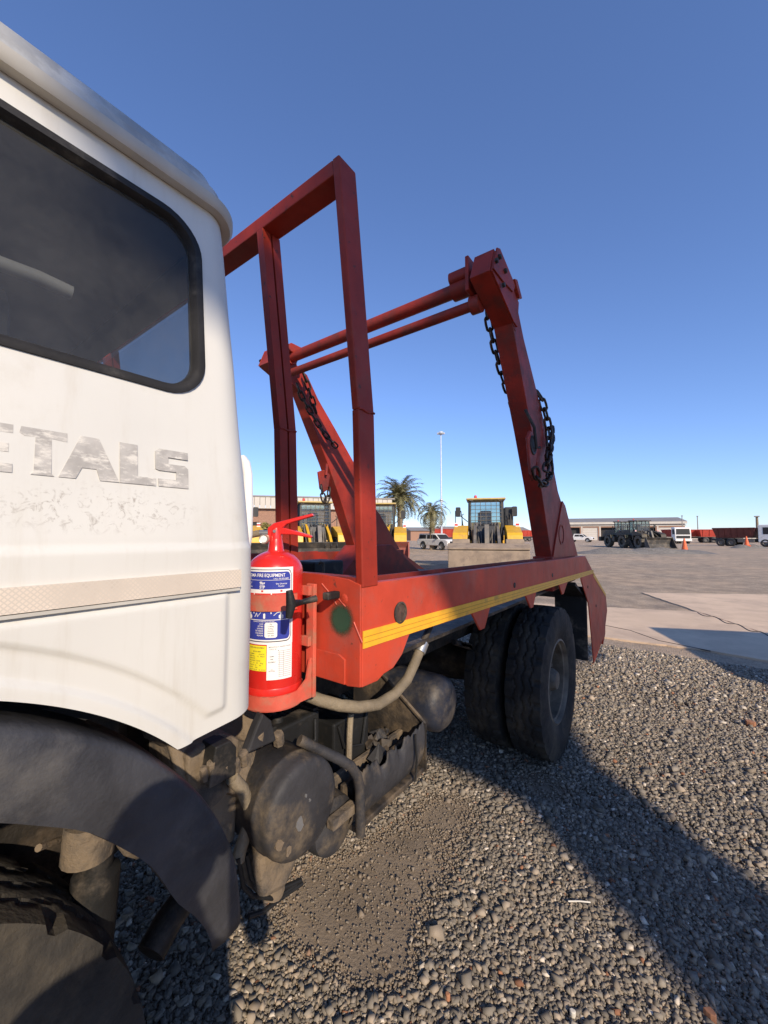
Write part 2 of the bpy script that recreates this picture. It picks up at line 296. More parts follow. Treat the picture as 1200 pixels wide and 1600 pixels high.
def edge_wear(mt, col, w=.006, lo=.04, hi=.22):
    """paint rubbed off along the outer edges"""
    nt = mt.node_tree; N = nt.nodes; L = nt.links; bs = N['Principled BSDF']
    bv = N.new('ShaderNodeBevel'); bv.samples = 4; bv.inputs[0].default_value = w; ge = N.new('ShaderNodeNewGeometry')
    dt = N.new('ShaderNodeVectorMath'); dt.operation = 'DOT_PRODUCT'; L.new(bv.outputs[0], dt.inputs[0]); L.new(ge.outputs['Normal'], dt.inputs[1])
    iv = N.new('ShaderNodeMath'); iv.operation = 'SUBTRACT'; iv.inputs[0].default_value = 1; L.new(dt.outputs['Value'], iv.inputs[1])
    tc = N.new('ShaderNodeTexCoord'); no = N.new('ShaderNodeTexNoise'); no.inputs['Scale'].default_value = 22; no.inputs['Detail'].default_value = 8; no.inputs['Roughness'].default_value = .7; L.new(tc.outputs['Object'], no.inputs[0])
    m1 = N.new('ShaderNodeMapRange'); m1.inputs['From Min'].default_value = lo; m1.inputs['From Max'].default_value = hi; L.new(iv.outputs[0], m1.inputs[0])
    m2 = N.new('ShaderNodeMapRange'); m2.inputs['From Min'].default_value = .48; m2.inputs['From Max'].default_value = .60; L.new(no.outputs['Fac'], m2.inputs[0])
    mu = N.new('ShaderNodeMath'); mu.operation = 'MULTIPLY'; L.new(m1.outputs[0], mu.inputs[0]); L.new(m2.outputs[0], mu.inputs[1])
    x = N.new('ShaderNodeMix'); x.data_type = 'RGBA'; L.new(mu.outputs[0], x.inputs[0]); L.new(bs.inputs['Base Color'].links[0].from_socket, x.inputs[6]); x.inputs[7].default_value = (*col, 1); L.new(x.outputs[2], bs.inputs['Base Color'])
for k_ in ('red', 'red_faded', 'red_worn', 'bracket_red'): edge_wear(M[k_], (.085, .045, .032))
# ------------------------------------------------------------ ground
_ph = RNG.uniform(0, 6.28, (14, 2)); _kv = RNG.normal(0, 1, (14, 2))
def lump(x, y, k):
    s = 0
    for i in range(14): s = s + np.sin((_kv[i, 0] * x + _kv[i, 1] * y) * k * (1 + .25 * i) + _ph[i, 0]) / (1 + .25 * i)
    return s / 4
DP = [(P(*p, Z=0)[:2], r) for p, r in (((592, 1385), .30), ((640, 1335), .25), ((695, 1268), .22), ((545, 1435), .23), ((485, 1400), .20), ((600, 1500), .12), ((860, 1230), .18))]
def dust(x, y):
    s = np.zeros_like(x)
    for c, r in DP: s = s + np.exp(-((x - c[0]) ** 2 + (y - c[1]) ** 2) / (2 * (r * .62) ** 2))
    s = s * (1 + .55 * lump(x, y, 4.5)) + .18 * np.maximum(0, lump(x, y, .9) - .3)
    return np.clip((s - .22) * 1.25, 0, 1)
def axis(a, b, st, far):
    n = np.arange(a, b + 1e-6, st); g = [s for s in np.geomspace(1, far, 22)]
    return np.concatenate([a - np.array(g[::-1]), n, b + np.array(g)])
gx = axis(-2.6, 5.0, .06, 1500); gy = axis(-1.0, 9.0, .06, 1500)
XX, YY = np.meshgrid(gx, gy)
near = (np.clip(1 - (np.hypot(XX - 1, YY - 3) - 5) / 6, 0, 1))
DD = dust(XX, YY) * near
ZZ = near * (.006 * lump(XX, YY, 3.0) + .004 * lump(XX, YY, 11.0)) - .006
rut = near * DD   # faint tread print pressed into the dust
a_ = (XX * .80 + YY * .60); b_ = (-XX * .60 + YY * .80)
def mesh_from(name, vs, faces, mt):
    me = bpy.data.meshes.new(name); me.from_pydata(vs, [], faces); me.materials.append(mt)
    o = bpy.data.objects.new(name, me); sc.collection.objects.link(o); return o
ny, nx = XX.shape
def ground_mat():
    mt = bpy.data.materials.new('gravel_ground'); mt.use_nodes = True; nt = mt.node_tree; N = nt.nodes; L = nt.links; bs = N['Principled BSDF']
    bs.inputs['Roughness'].default_value = .9; bs.inputs['Specular IOR Level'].default_value = .25
    tc = N.new('ShaderNodeTexCoord'); at = N.new('ShaderNodeAttribute'); at.attribute_name = 'dust'
    def vor(s):
        v = N.new('ShaderNodeTexVoronoi'); v.inputs['Scale'].default_value = s; L.new(tc.outputs['Object'], v.inputs[0]); return v
    def noi(s, d=6):
        v = N.new('ShaderNodeTexNoise'); v.inputs['Scale'].default_value = s; v.inputs['Detail'].default_value = d; v.inputs['Roughness'].default_value = .65; L.new(tc.outputs['Object'], v.inputs[0]); return v.outputs['Fac']
    def rmp(src, stops):
        r = N.new('ShaderNodeValToRGB'); e = r.color_ramp.elements
        while len(e) < len(stops): e.new(.5)
        for q, (p, c) in zip(e, stops): q.position = p; q.color = (*c, 1)
        L.new(src, r.inputs[0]); return r.outputs[0]
    def mix(f, a, b):
        x = N.new('ShaderNodeMix'); x.data_type = 'RGBA'
        if isinstance(f, float): x.inputs[0].default_value = f
        else: L.new(f, x.inputs[0])
        for i, c in ((6, a), (7, b)):
            if isinstance(c, tuple): x.inputs[i].default_value = (*c, 1)
            else: L.new(c, x.inputs[i])
        return x.outputs[2]
    v1 = vor(72)
    sp = N.new('ShaderNodeSeparateColor'); L.new(v1.outputs['Color'], sp.inputs[0])
    stone = rmp(sp.outputs[0], [(0, (.16, .135, .108)), (.45, (.31, .26, .205)), (.8, (.42, .345, .265)), (1, (.56, .465, .36))])
    earth = rmp(noi(3), [(.3, (.17, .132, .095)), (.7, (.25, .197, .143))])
    big = rmp(noi(.22, 8), [(.34, (.12, .12, .12)), (.62, (1, 1, 1))])
    far = mix(big, stone, mix(.6, stone, (.56, .41, .28)))
    mot = rmp(noi(1.6, 9), [(.32, (.72, .72, .72)), (.68, (1.35, 1.3, 1.22))]); mm = N.new('ShaderNodeMix'); mm.data_type = 'RGBA'; mm.blend_type = 'MULTIPLY'; mm.inputs[0].default_value = 1; L.new(far, mm.inputs[6]); L.new(mot, mm.inputs[7]); far = mm.outputs[2]
    c = mix(at.outputs['Fac'], far, earth)
    L.new(c, bs.inputs['Base Color'])
    b = N.new('ShaderNodeBump'); b.inputs['Strength'].default_value = .9; b.inputs['Distance'].default_value = .018; b.invert = True
    L.new(v1.outputs['Distance'], b.inputs['Height'])
    iv = N.new('ShaderNodeMath'); iv.operation = 'MULTIPLY_ADD'; iv.inputs[1].default_value = -.85; iv.inputs[2].default_value = .9; L.new(at.outputs['Fac'], iv.inputs[0]); L.new(iv.outputs[0], b.inputs['Strength'])
    b2 = N.new('ShaderNodeBump'); b2.inputs['Strength'].default_value = .8; b2.inputs['Distance'].default_value = .008; L.new(noi(70), b2.inputs['Height']); L.new(b.outputs[0], b2.inputs['Normal'])
    L.new(b2.outputs[0], bs.inputs['Normal'])
    return mt
M['ground'] = ground_mat()
gv = np.stack([XX.ravel(), YY.ravel(), ZZ.ravel()], 1)
ii = np.arange(ny * nx).reshape(ny, nx)
gf = np.stack([ii[:-1, :-1].ravel(), ii[:-1, 1:].ravel(), ii[1:, 1:].ravel(), ii[1:, :-1].ravel()], 1)
ground = mesh_from('ground', gv.tolist(), gf.tolist(), M['ground'])
at = ground.data.attributes.new('dust', 'FLOAT', 'POINT'); at.data.foreach_set('value', DD.ravel().astype(np.float32))
ground.data.polygons.foreach_set('use_smooth', [True] * len(ground.data.polygons)); tag(ground, kind='structure')
# concrete slabs in the yard
S1 = [(-7, 8.4), (-1.37, 10.1), (.19, 10.62), (1.04, 8.93), (2.2, 7.0), (1.0, 7.03), (.26, 7.22), (-.98, 7.15), (-7, 6.5)]
S2 = [(.22, 10.66), (-.95, 13.2), (1.8, 14.8), (12, 20), (14, 5), (2.25, 7.0), (1.08, 8.93)]
for S in (S1, S2):
    q = []
    for i in range(len(S)):      # ragged slab edges
        a, b = np.array(S[i]), np.array(S[(i + 1) % len(S)]); n = max(1, int(np.linalg.norm(b - a) / .12)); nn = np.array([-(b - a)[1], (b - a)[0]]) / np.linalg.norm(b - a)
        for k in range(n): q.append(tuple(a + (b - a) * k / n + nn * random.uniform(-.018, .018)))
    tag(MB().prism(q, 2, -.05, .02).build('concrete_slab', M['concrete']), kind='structure')
tag(MB().tube([(*P(1090 + 110 * t, 957 + 36 * t + 2 * math.sin(t * 19), Z=.022)[:2], .021) for t in np.linspace(0, 1, 30)], .010, 5).build('slab_crack', M['dark']), kind='structure')
tag(MB().tube([(*P(*p, Z=.022)[:2], .020) for p in ((945, 977), (985, 985), (1030, 1001), (1110, 1017))], .007, 5).build('slab_joint', M['dark']), kind='structure')
# long low heap of crushed stone
hx, hy = G(1000, 33)[:2]
def heap(cx, cy, lx, ly, h, rz, name):
    mb = MB(); c, s = math.cos(rz), math.sin(rz)
    def fn(i, j):
        u, v = -1 + 2 * i / 50, -1 + 2 * j / 22
        r = max(0, 1 - abs(u) ** 4) * max(0, 1 - v * v) ** 1.1
        z = h * r * (1 + .25 * math.sin(u * 9 + v * 3) + .12 * math.sin(u * 31 + 5 * v)) - .03
        return (cx + c * u * lx - s * v * ly, cy + s * u * lx + c * v * ly, z)
    o = mb.grid(51, 23, fn).build(name, M['heap'], smooth=True)
    return tag(o, kind='structure')
ang = math.atan2(RT[1], RT[0])
heap(*G(1003, 34)[:2], 6.0, 1.3, .42, ang, 'gravel_mound')
heap(*G(1168, 47)[:2], 1.9, .9, .38, ang, 'gravel_mound')
# ------------------------------------------------------------ loose crushed stone as real geometry
def inframe(x, y, marg=60):
    v = np.stack([x, y, np.zeros_like(x)], 1) - CAM; z = v @ FW; px = 600 + FPX * (v @ RT) / np.maximum(z, .01); py = 800 - FPX * (v @ UP) / np.maximum(z, .01)
    return (z > .3) & (px > -marg) & (px < 1200 + marg) & (py < 1680)
def scatter(n, dmin, dmax, s0, s1, seed):
    r = np.random.default_rng(seed)
    a = r.uniform(math.radians(-50), math.radians(52), n); d = np.sqrt(r.uniform(dmin ** 2, dmax ** 2, n))
    px = -np.sin(PSI - a) * d; py = np.cos(PSI - a) * d
    k = inframe(px, py) & (px > -2.9)
    du = dust(px, py); k &= r.uniform(0, 1, n) > du * .90
    k &= ~((py > 6.7) & (py < 13) & (px > -5))
    px, py = px[k], py[k]; n = len(px)
    sz = r.lognormal(math.log(s0), s1, n); sz = np.clip(sz, .0045, .05) * np.where(dust(px, py) > .25, .7, 1)
    base = np.array([(x, y, z) for x in (-1, 1) for y in (-1, 1) for z in (-1, 1)], float) * .5
    v = base[None] * (1 + r.uniform(-.45, .3, (n, 8, 3))) + r.normal(0, .07, (n, 8, 3))
    v *= np.stack([r.uniform(.8, 1.35, n), r.uniform(.6, 1.0, n), r.uniform(.55, 1.0, n)], 1)[:, None, :] * sz[:, None, None]
    # random orientation: yaw and a tilt
    ya = r.uniform(0, 6.28, n); ti = r.normal(0, .6, n)
    c, s = np.cos(ti)[:, None], np.sin(ti)[:, None]; y2 = v[..., 1] * c - v[..., 2] * s; z2 = v[..., 1] * s + v[..., 2] * c
    c, s = np.cos(ya)[:, None], np.sin(ya)[:, None]; x3 = v[..., 0] * c - y2 * s; y3 = v[..., 0] * s + y2 * c
    zc = (sz * .25 + .002) * (1 - 1.15 * np.clip(dust(px, py), 0, .9)) + .006 * lump(px, py, 3.0)
    V = np.stack([x3 + px[:, None], y3 + py[:, None], z2 + zc[:, None]], -1).reshape(-1, 3)
    F0 = np.array([(0, 1, 3, 2), (4, 6, 7, 5), (0, 4, 5, 1), (2, 3, 7, 6), (0, 2, 6, 4), (1, 5, 7, 3)])
    Fc = (F0[None] + (np.arange(n) * 8)[:, None, None]).reshape(-1, 4)
    t = r.uniform(0, 1, n); tone = r.uniform(.65, 1.25, n)[:, None]
    col = np.where(t[:, None] < .72, np.array([[.202, .172, .134]]), np.where(t[:, None] < .955, np.array([[.30, .24, .175]]), np.where(t[:, None] < .988, np.array([[.50, .43, .34]]), np.array([[.30, .14, .075]])))) * tone
    dm = (np.clip(dust(px, py) * 1.5, 0, .8) * r.uniform(.4, 1, n))[:, None]; col = col * (1 - dm) + np.array([[.22, .172, .125]]) * dm
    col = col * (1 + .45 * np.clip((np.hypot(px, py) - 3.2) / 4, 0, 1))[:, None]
    return V, Fc, np.repeat(col, 8, 0)
def stone_mat():
    mt = bpy.data.materials.new('crushed_stone'); mt.use_nodes = True; nt = mt.node_tree; N = nt.nodes; L = nt.links; bs = N['Principled BSDF']
    a = N.new('ShaderNodeAttribute'); a.attribute_name = 'tone'; L.new(a.outputs['Color'], bs.inputs['Base Color']); bs.inputs['Roughness'].default_value = .85; bs.inputs['Specular IOR Level'].default_value = .3
    return mt
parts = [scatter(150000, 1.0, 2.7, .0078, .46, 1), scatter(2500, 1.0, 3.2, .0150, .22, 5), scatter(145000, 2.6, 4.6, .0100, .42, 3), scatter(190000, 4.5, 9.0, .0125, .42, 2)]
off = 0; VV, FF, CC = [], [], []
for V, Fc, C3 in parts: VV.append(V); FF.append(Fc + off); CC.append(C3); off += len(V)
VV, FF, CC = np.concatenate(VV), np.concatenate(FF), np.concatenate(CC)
me = bpy.data.meshes.new('gravel'); me.vertices.add(len(VV)); me.vertices.foreach_set('co', VV.ravel().astype(np.float32))
me.loops.add(len(FF) * 4); me.loops.foreach_set('vertex_index', FF.ravel().astype(np.int32))
me.polygons.add(len(FF)); me.polygons.foreach_set('loop_start', (np.arange(len(FF)) * 4).astype(np.int32)); me.update(calc_edges=True)
ca = me.attributes.new('tone', 'FLOAT_COLOR', 'POINT'); ca.data.foreach_set('color', np.concatenate([CC, np.ones((len(CC), 1))], 1).ravel().astype(np.float32))
me.materials.append(stone_mat())
gravel = bpy.data.objects.new('gravel', me); sc.collection.objects.link(gravel)
tag(gravel, 'loose dark grey crushed stone strewn over the yard beside the truck', 'gravel', kind='stuff')
print('stones', len(FF) // 6)
# ------------------------------------------------------------ skip loader truck (side plane X=-0.75, rearwards is +Y)
TO = (-1.84, 1.5, 0.0)
truck = empty('skip_loader_truck', TO, 0, 'white cabbed skip loader truck with worn red lifting arms and headboard', 'truck')
def T(mb, name, mt, parent=None, **k): return mb.build(name, M[mt], parent if parent else truck, TO, **k)
XM = -1.84                                  # truck centre line
def mir(x): return 2 * XM - x
AY, AZ = -.12, .78                          # wheel arch centre
def zb(y):
    z = 1.238 + max(0, y - .38) * .09 if y > .1 else .74
    d = .672 ** 2 - (y - AY) ** 2
    return max(z, AZ + math.sqrt(d)) if d > 0 else z
def taper(z): return max(0, z - 1.62) / .76 * .08
ZT = 2.385
# plan outline of the cab, side X=-0.76, back wall Y=.555
ol = []
for y in np.arange(-1.45, .02, .05): ol.append((-.76, y, 1, 0))
for y in np.arange(.02, .487, .0065): ol.append((-.76, y, 1, 0))
for k in range(1, 12):
    a = math.radians(90 * k / 12); ol.append((-.83 + .07 * math.cos(a), .485 + .07 * math.sin(a), math.cos(a), math.sin(a)))
for x in np.arange(-.83, XM, -.06): ol.append((x, .555, 0, 1))
half = ol
fr = []
for k in range(1, 8):
    a = math.radians(90 * k / 8); fr.append((-.90 + .14 * math.cos(a), -1.45 - .14 * math.sin(a), math.cos(a), -math.sin(a)))
for x in np.arange(-.90, XM, -.06): fr.append((x, -1.59, 0, -1))
front = fr[::-1] + half
plan = front + [(mir(x), y, -nx_, ny_) for x, y, nx_, ny_ in front[::-1]]
def press(y, z):
    d = .006 * (1 - sstep(1.603, 1.611, z))
    r = math.hypot(y - AY, z - AZ)
    inside = sstep(0, .008, .468 - y) * sstep(0, .008, 1.512 - z) * sstep(0, .010, r - .735) * sstep(0, .01, z - 1.268 - .09 * max(0, y - .38))
    d += .007 * inside
    d += .007 * (1 - sstep(.690, .699, r))
    d += .0012 * math.sin(y * 9 + z * 7) + .0008 * math.sin(z * 23 - y * 13)
    return d
def cabpt(x, y, nx_, ny_, z, extra=0.0):
    t = taper(z)
    e = (press(y, z) * abs(nx_) if y > -1.3 else 0) + extra
    yy = y - (.045 * max(0, z - 1.6) / .75 * sstep(.3, .55, y))
    x = XM + (x - XM) * (1 - t / (-.76 - XM))
    return (x + e * nx_, yy - t * .45 * ny_ * (1 if ny_ < 0 else .0) + e * ny_, z)
NR = 180
SW = (-.62, .412, 1.925, 2.292)             # side window in (y, z)
def in_rr(a, b, a0, a1, b0, b1, r):
    dx = max(a0 + r - a, a - (a1 - r), 0); dz = max(b0 + r - b, b - (b1 - r), 0)
    return a0 < a < a1 and b0 < b < b1 and dx * dx + dz * dz < r * r
def hole(x, y, z):
    if (x > -.88 or x < mir(-.88)) and in_rr(y, z, SW[0] - .009, SW[1] + .009, SW[2] - .009, SW[3] + .009, .075): return True
    if y > .5 and in_rr(x, z, -2.45, -.98, 1.93, 2.27, .06): return True
    if y < -1.5 and in_rr(x, z, -2.62, -.90, 1.75, 2.30, .08): return True
    return False
def cfn(i, j):
    x, y, a, b = plan[j]; z0 = zb(y) if abs(a) > .3 else (1.238 + .016 if y > 0 else .74)
    if i == 0: return cabpt(x, y, a, b, z0 + .002, -.035)
    return cabpt(x, y, a, b, z0 + (ZT - z0) * (i - 1) / (NR - 1))
cab = T(MB().grid(NR + 1, len(plan), cfn, skip=hole, wrap=True), 'cab', 'white', smooth=50)
def roofpt(k, j):
    z, ins = RP[k]; x, y, a, b = plan[j]; p = cabpt(x, y, a, b, ZT)
    cx, cy = XM, -.5; f = ins / .95
    return (p[0] + (cx - p[0]) * f, p[1] + (cy - p[1]) * f, z)
RP = [(ZT - .004, -.012), (2.40, -.006), (2.43, .0), (2.432, .004), (2.462, .016), (2.487, .04), (2.505, .085), (2.52, .17), (2.53, .35), (2.535, .93)]
T(MB().grid(len(RP), len(plan), roofpt, wrap=True), 'roof', 'roof', cab, smooth=40)
gut = MB()
GP = [(.004, -.022), (.024, -.022), (.030, -.014), (.030, .002), (.024, .004), (.022, -.010), (.006, -.008)]
def gfn(i, j):
    x, y, a, b = plan[j]; p = cabpt(x, y, a, b, ZT); n = math.hypot(a, b); return (p[0] + a / n * GP[i][0], p[1] + b / n * GP[i][0], ZT + GP[i][1])
T(gut.grid(len(GP), len(plan), gfn, wrap=True), 'gutter', 'gutter', cab, smooth=40)
def sidex(z, e=0): return -.76 - taper(z) + e
def ring(y0, y1, z0, z1, r, e, n=8): return [(sidex(z, e), y, z) for y, z in rrect(y0, y1, z0, z1, r, n)]
for sgn in (1, -1):
    def sx(p): return p if sgn == 1 else (mir(p[0]), p[1], p[2])
    # gasket: outer flat band rising to a lip that holds the pane
    sec = [(-.030, -.002), (-.026, .007), (-.008, .011), (.004, .006), (.012, -.006), (.014, -.02)]
    gm = MB()
    def gk(i, j):
        o, e = sec[i]; q = rrect(SW[0] - o - .012, SW[1] + o + .012, SW[2] - o - .012, SW[3] + o + .012, max(.02, .075 + o), 8)[j]
        return sx((sidex(q[1], e), q[0], q[1]))
    # (outer edge uses +o, inner edge -o)
    sec = [(.007, -.003), (.006, .004), (.001, .005), (-.008, .004), (-.013, -.004), (-.016, -.02)]
    T(gm.grid(len(sec), 36, gk, wrap=True), 'window_gasket', 'gasket', cab, smooth=50)
    pane = MB(); q = rrect(SW[0] - .004, SW[1] + .004, SW[2] - .004, SW[3] + .004, .06, 8)
    pane.add([sx((sidex(z, -.012), y, z)) for y, z in q], [tuple(range(len(q)))])
    T(pane, 'window_pane', 'glass', cab)
    tp = MB()
    for e0, e1 in ((.0045, .0150),):
        y0, y1 = -1.3, .493
        tp.prism([(y0, 1.519), (y1, 1.520), (y1, 1.556), (y0, 1.556)], 0, *( (-.76 + e0 - .004, -.76 + e1) if sgn == 1 else (mir(-.76 + e1), mir(-.76 + e0 - .004))))
    T(tp, 'reflective_tape', 'tape', cab)
    T(MB().b(*( (-.756, -.7435) if sgn == 1 else (mir(-.7435), mir(-.756))), -1.3, .49, 1.5135, 1.5185), 'tape_edge', 'gutter', cab)
for (y0, y1, pts) in ((.505, .507, rrect(-2.46, -.97, 1.92, 2.28, .06)), (-1.575, -1.57, rrect(-2.63, -.89, 1.74, 2.31, .08))):
    T(MB().add([(x, y0 + .02, z) for x, z in pts], [tuple(range(len(pts)))]), 'window_pane', 'glass', cab)
# lettering METALS, ghosted (letters as thin plates on the door skin)
def LT(x0, x1, y0, y1, strokes):
    """letter cell from photo pixels, strokes in unit cell polygons"""
    mb = MB(); a = P(x0, 735, X=-.772); b = P(x1, 735, X=-.772); Y0, Y1, Z0, Z1 = a[1], b[1], LZ0, LZ1
    for s in strokes:
        q = [(Y0 + (Y1 - Y0) * u, Z0 + (Z1 - Z0) * v) for u, v in s]; n = len(q)
        mb.add([(sidex(z, .0004), y, z) for y, z in q] + [(sidex(z, .0022), y, z) for y, z in q], [tuple(range(n)), tuple(range(2 * n - 1, n - 1, -1))] + [(i, n + i, n + (i + 1) % n, (i + 1) % n) for i in range(n)])
    T(mb, 'letter', 'letter', cab)
LZ0, LZ1 = 1.719, 1.790
R4 = lambda a, b, c, d: [(a, c), (b, c), (b, d), (a, d)]
LT(-175, -60, 0, 0, [R4(0, .26, 0, 1), R4(.74, 1, 0, 1), [(.26, 1), (.26, .6), (.5, .1), (.5, .5)], [(.74, 1), (.5, .5), (.5, .1), (.74, .6)]])
LT(-52, 18, 0, 0, [R4(0, .32, 0, 1), R4(.32, 1, .82, 1), R4(.32, .9, .42, .60), R4(.32, 1, 0, .18)])
LT(28, 104, 0, 0, [[(0, .86), (.03, 1), (1, 1), (1, .8), (.66, .82), (.66, .06), (.72, 0), (.24, 0), (.3, .06), (.32, .82), (.1, .80)]])
LT(91, 186, 0, 0, [[(0, 0), (.26, 0), (.36, .26), (.60, .26), (.66, .0), (1, 0), (.64, 1), (.34, 1)]])
LT(187, 243, 0, 0, [[(0, 0), (1, 0), (1, .2), (.48, .2), (.48, 1), (0, 1)]])
LT(243, 294, 0, 0, [[(0, .45), (0, .92), (.12, 1), (1, 1), (1, .8), (.38, .8), (.38, .62), (.9, .62), (1, .54), (1, .0), (.08, 0), (.08, .2), (.62, .2), (.62, .42), (.1, .42)]])
# interior
T(MB().b(-2.66, -.86, -1.45, .50, 1.30, 1.34), 'cab_floor', 'dark', cab)
T(MB().b(-2.62, -.90, -1.4, .47, 2.335, 2.355), 'headliner', 'lining', cab)
T(MB().b(-2.62, -.90, .47, .49, 1.34, 1.92), 'rear_lining', 'lining', cab)
for x in (-1.25, -2.25):
    T(MB().prism(rrect(x - .26, x + .26, 1.45, 2.12, .09), 1, .02, .16), 'seat_backrest', 'dark', cab, bev=.02)
    T(MB().b(x - .26, x + .26, -.5, .05, 1.4, 1.55), 'seat', 'dark', cab, bev=.03)
hp = [P(*p, X=-.93) for p in ((-60, 385), (0, 412), (60, 434), (112, 458))]
T(MB().tube([(p[0], p[1], p[2]) for p in hp], .013, 10), 'grab_handle', 'handle', cab, smooth=40)
# white pipe up the rear corner of the cab
pp = [P(*p, Y=.60) for p in ((385, 716), (391, 724), (394, 740), (395, 790), (394, 835), (390, 862), (380, 885))]
T(MB().tube([(p[0] - .02, p[1], p[2]) for p in pp], .013, 10), 'stand_pipe', 'plain_white', smooth=40)
# ---------------- mudguard of the front wheel
def mudguard(side):
    mb = MB(); sec = [(.515, .000), (.522, .007), (.58, .011), (.632, .008), (.641, .002), (.645, -.012), (.645, -.13)]
    a0, a1 = math.radians(4), math.radians(178); n = 60
    def fn(i, j):
        a = a0 + (a1 - a0) * i / n; r, e = sec[j]
        nar = sstep(.34, 0, a - a0) if a < a0 + .34 else 0
        if j < 3: r = r + (.015 + .075 * nar) * (1 if j == 0 else .6 if j == 1 else .2)
        if j < 4: r += .0012 * math.sin(a * 23 + j)
        x = -.745 + e - .02 * nar
        return (x if side == 1 else mir(x), AY + r * math.cos(a) , AZ + r * math.sin(a) * (1 if a > .5 else 1))
    return T(mb.grid(n + 1, len(sec), fn), 'mudguard', 'mudguard', smooth=50, solid=.006)
mudguard(1); mudguard(-1)
# ---------------- wheels
def tyre_prof(w, R, rim):
    h = w / 2
    q = [(rim, -h * .72), (rim + .02, -h * .86), (rim + (R - rim) * .45, -h * 1.04), (R - .06, -h * 1.0), (R - .025, -h * .95)]
    t = [(R - .006 * (abs(u) ** 3), h * .92 * u) for u in np.linspace(-1, 1, 23)]
    return q + t + [(r, -x) for r, x in q[::-1]]
def tread(j, k, h, seg, w):
    if j < 5 or j >= 28: return -.020 if (j in (3, 4, 28, 29) and k % 12 < 3) else 0
    u = j - 5 - 11; zig = [0, 1, 2, 1][(k // 2) % 4] - 1
    if u + zig in (-5, 0, 5): return -.012
    if abs(u) > 6 and (k % 9) in (0, 1): return -.012
    return 0
def wheel(xo, inward, cy, w=.25, R=.54, rubber='rubber', dish=.11, name='wheel'):
    """xo outer face X, inward = -1 or +1 along X"""
    c = xo + inward * w / 2; rim = .285
    d = (-inward, 0, 0); o = (c, cy, R)
    rm = MB().lathe([(.285, -w * .40), (.300, -w * .42), (.300, -w * .36), (.272, -w * .30), (.268, w * .30), (.300, w * .36), (.305, w * .42), (.290, w * .44), (.283, w * .36), (.276, w * .1), (.262, w * .30 - dish), (.225, w * .42 - dish), (.17, w * .44 - dish), (.165, w * .5 - dish)], o, d, 40)
    r = T(rm, name, 'rim', smooth=40)
    T(MB().lathe(tyre_prof(w, R, rim), o, d, 216, mod=lambda j, k, h: tread(j, k, h, 216, w)), 'tyre', rubber, r, smooth=35)
    T(MB().lathe([(.001, w * .5 - dish + .085), (.06, w * .5 - dish + .08), (.078, w * .5 - dish + .05), (.082, w * .5 - dish - .01), (.16, w * .5 - dish - .012), (.166, w * .5 - dish - .03)], o, d, 24), 'hub', 'rim', r, smooth=40)
    for k in range(10):
        a = 2 * math.pi * k / 10
        T(MB().lathe([(.001, .03), (.012, .028), (.016, .018), (.016, 0)], (c - inward * (w * .5 - dish - .012), cy + .125 * math.cos(a), R + .125 * math.sin(a)), d, 6), 'wheel_nut', 'rim', r)
    return r
wheel(-.75, -1, 3.20); wheel(-1.045, -1, 3.20, dish=.0)
wheel(mir(-.75), 1, 3.20); wheel(mir(-1.045), 1, 3.20, dish=.0)
wheel(-.915, -1, -.12, w=.27, rubber='rubber_dusty', dish=.0); wheel(mir(-.915), 1, -.12, w=.27, rubber='rubber_dusty', dish=.0)
T(MB().tube([(-.95, 3.2, .54), (XM, 3.2, .54), (mir(-.95), 3.2, .54)], [.07, .19, .07], 14), 'rear_axle', 'greasy', smooth=50)
T(MB().tube([(-1.1, -.12, .52), (XM, -.12, .46), (mir(-1.1), -.12, .52)], .06, 10), 'front_axle', 'greasy', smooth=50)
for x in (-1.38, mir(-1.38)):
    T(MB().prism([(-1.5, .86), (4.4, .86), (4.4, 1.10), (-1.5, 1.10)], 0, x - .04, x + .04), 'chassis_rail', 'greasy', bev=.006)
    for k in range(6):      # leaf springs over the rear axle
        L = .72 - .09 * k
        T(MB().tube([(x + .11, 3.2 - L * t, .62 + .028 * (5 - k) + .14 * t * t) for t in np.linspace(-1, 1, 13)], .02, 6), 'spring_leaf', 'steel_dark')
    for k in range(4):
        L = .62 - .1 * k
        T(MB().tube([(x + .11, -.12 - L * t, .60 + .03 * (3 - k) + .10 * t * t) for t in np.linspace(-1, 1, 11)], .018, 6), 'spring_leaf', 'greasy')
for y in (-.9, .7, 1.7, 2.4, 4.2):
    T(MB().b(mir(-1.38), -1.38, y - .04, y + .04, .9, 1.06), 'cross_member', 'greasy', bev=.006)
T(MB().lathe([(.001, -.5), (.2, -.48), (.26, -.3), (.27, .25), (.22, .45), (.001, .5)], (XM, .55, .92), (0, 1, 0), 18), 'gearbox', 'greasy', smooth=40)
T(MB().tube([(XM, 1.0, .85), (XM, 3.0, .58)], .05, 12), 'drive_shaft', 'greasy', smooth=40)
T(MB().prism(rrect(-.75, .5, .72, 1.22, .08), 0, mir(-1.28), -1.28), 'engine_block', 'greasy', bev=.03)
